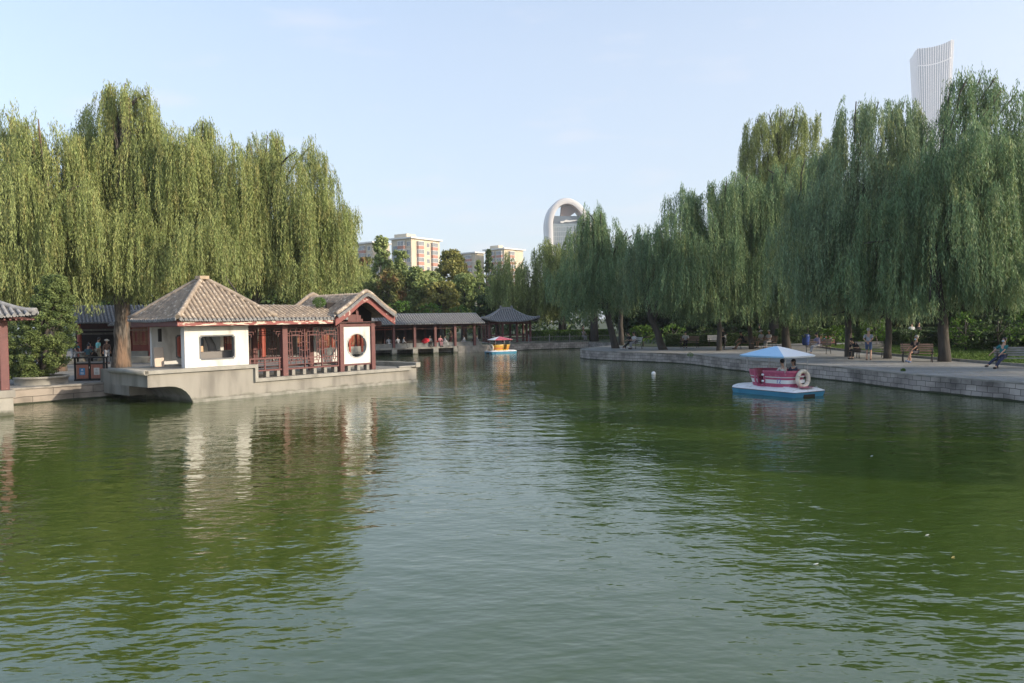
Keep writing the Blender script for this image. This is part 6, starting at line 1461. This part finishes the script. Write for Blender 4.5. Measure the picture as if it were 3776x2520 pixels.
tag(m.build('stone_bench', M_conc2, None, loc=(x, y + 1.2, GZ + .004), rot=(0, 0, R(10)), bevel=.02), 'low pale stone seat behind the bins beside the bending person', 'stone bench')
x, y = at(527, 1338)
m = MB(); m.box(-.75, .75, -.22, .22, 0, .42); tag(m.build('stone_bench', M_conc2, None, loc=(x, y, GZ + .004), rot=(0, 0, R(-5)), bevel=.02), 'sunlit pale stone seat just right of the thick willow trunk', 'stone bench')
# far gallery sitters (photo column, clothes)
ga = G(1452, 1310, 0); gb = G(1678, 1301.5, 0); gu = (gb - ga).normalized(); gang = math.atan2(gu.y, gu.x); gn = Vector((-gu.y, gu.x, 0))
FAR = [(1434, 'white', 'white', 'back', 'seated person in white, leftmost in the far gallery'), (1468, 'white', 'grey', 'back', 'broad seated person in white in the second bay of the far gallery'), (1485, 'white', 'black', 'side', 'slim person in white right beside the broad one in the far gallery'),
       (1583, 'grey', 'black', 'front', 'person with bare legs over the parapet beside the red umbrella'), (1611, 'red', 'red', 'back', 'small child in red sitting between the umbrella and the pair'), (1622, 'pink', 'pink', 'front', 'person in pink seated in the middle bay of the far gallery'), (1637, 'white', 'white', 'side', 'person in white seated facing the one in pink'),
       (1663, 'brown', 'maroon', 'stand', 'person standing in brown and patterned maroon beside the fourth gallery column'), (1714, 'white', 'lgrey', 'side', 'person in pale clothes sitting alone in the bay before the corner pavilion'), (1750, 'black', 'black', 'side', 'person in black seated right of the last long-gallery column'), (1762, 'grey', 'grey', 'side', 'person in grey seated next to the one in black near the corner pavilion')]
for (px, sh, lg, mode, lb) in FAR:
    d = ray(px, 1250); den = d.x * gn.x + d.y * gn.y; s0 = ga + gn * (.22 if mode != 'stand' else .8); tt = (s0.x * gn.x + s0.y * gn.y) / den; q = Vector((d.x * tt, d.y * tt, 0))
    if mode == 'stand': person(lb, (q.x, q.y, .66), gang + R(200), shirt=sh, legs=lg, scale=.95, fine=False, hl=(.1, -.3, 1.15))
    else: person(lb, (q.x, q.y, 1.06 - .42), gang + {'back': R(180), 'front': R(0), 'side': R(70) if px % 2 else R(-110)}[mode], sit=.40, shirt=sh, legs=lg, scale=.85 if sh != 'red' else .6, fine=False, long_hair=(sh in ('pink', 'red')), sleeves=.9, lean=12)
def umbrella():
    d = ray(1569, 1258); s0 = ga + gn * .1; tt = (s0.x * gn.x + s0.y * gn.y) / (d.x * gn.x + d.y * gn.y); q = Vector((d.x * tt, d.y * tt, CAMZ + d.z * tt))
    t = thing('umbrella', 'open red umbrella resting on the parapet of the far gallery', 'umbrella', q, gang); t.rotation_euler = (R(20), R(-28), gang)
    m = MB(); m.smooth = True; m.lathe([(.42, -.02), (.36, .10), (.22, .19), (.02, .23)], n=8); m.build('canopy', mat('umbrella_red', (.60, .02, .03), .6), t)
    m = MB(); m.tube([(0, 0, .28), (0, 0, -.45), (.04, 0, -.5)], .012, 6); m.build('shaft', M_iron, t)
umbrella()
c = A(2152, 1245, 86); person('distant cyclist-like figure in grey resting at the far picket fence', (c.x, c.y, GZ + .03), R(20), sit=.45, shirt='grey', legs='grey', fine=False)
c = A(2150, 1232, 92); person('distant person in pink walking behind the far hedge', (c.x, c.y, GZ), R(90), shirt='pink', legs='black', fine=False)
m = MB(); m.box(-.14, .14, -.10, .10, 0, .24)
tag(m.build('cardboard_box', mat('cardboard', (.55, .38, .24), .9), None, loc=L2W(.95, .62, 0) if False else L2W(1.0, .95, 2.005), rot=(0, 0, R(40)), bevel=.004), 'small brown cardboard box seen through the white wall window of the tea pavilion', 'box')
m = MB(); m.box(-.20, .20, -.015, .015, 0, .82)
tag(m.build('wooden_board', mat('plywood', (.62, .50, .40), .8), None, loc=L2W(.14, 2.72, 1.385), rot=(R(-6), 0, R(45) ), bevel=.004), 'pale plywood board leaning inside the open end of the tea pavilion', 'board')

# ------------------------------------------------------------------ evening haze: one closed box of even, thin air
def haze(dens):
    m = bpy.data.materials.new('haze_air'); m.use_nodes = True; n = m.node_tree.nodes; n.clear(); o_ = n.new('ShaderNodeOutputMaterial'); v = n.new('ShaderNodeVolumePrincipled'); v.inputs['Color'].default_value = (.93, .96, 1, 1); v.inputs['Density'].default_value = dens; v.inputs['Anisotropy'].default_value = .3
    m.node_tree.links.new(v.outputs[0], o_.inputs['Volume']); b = MB(); b.box(-700, 1100, -70, 1650, -1.6, 560); o = b.build('haze', m); o['kind'] = 'stuff'
if HAZE: haze(HAZE)

for o in COL.objects:
    if o.get('label') and len(o['label'].split()) > 16: print('LONG', o['label'])
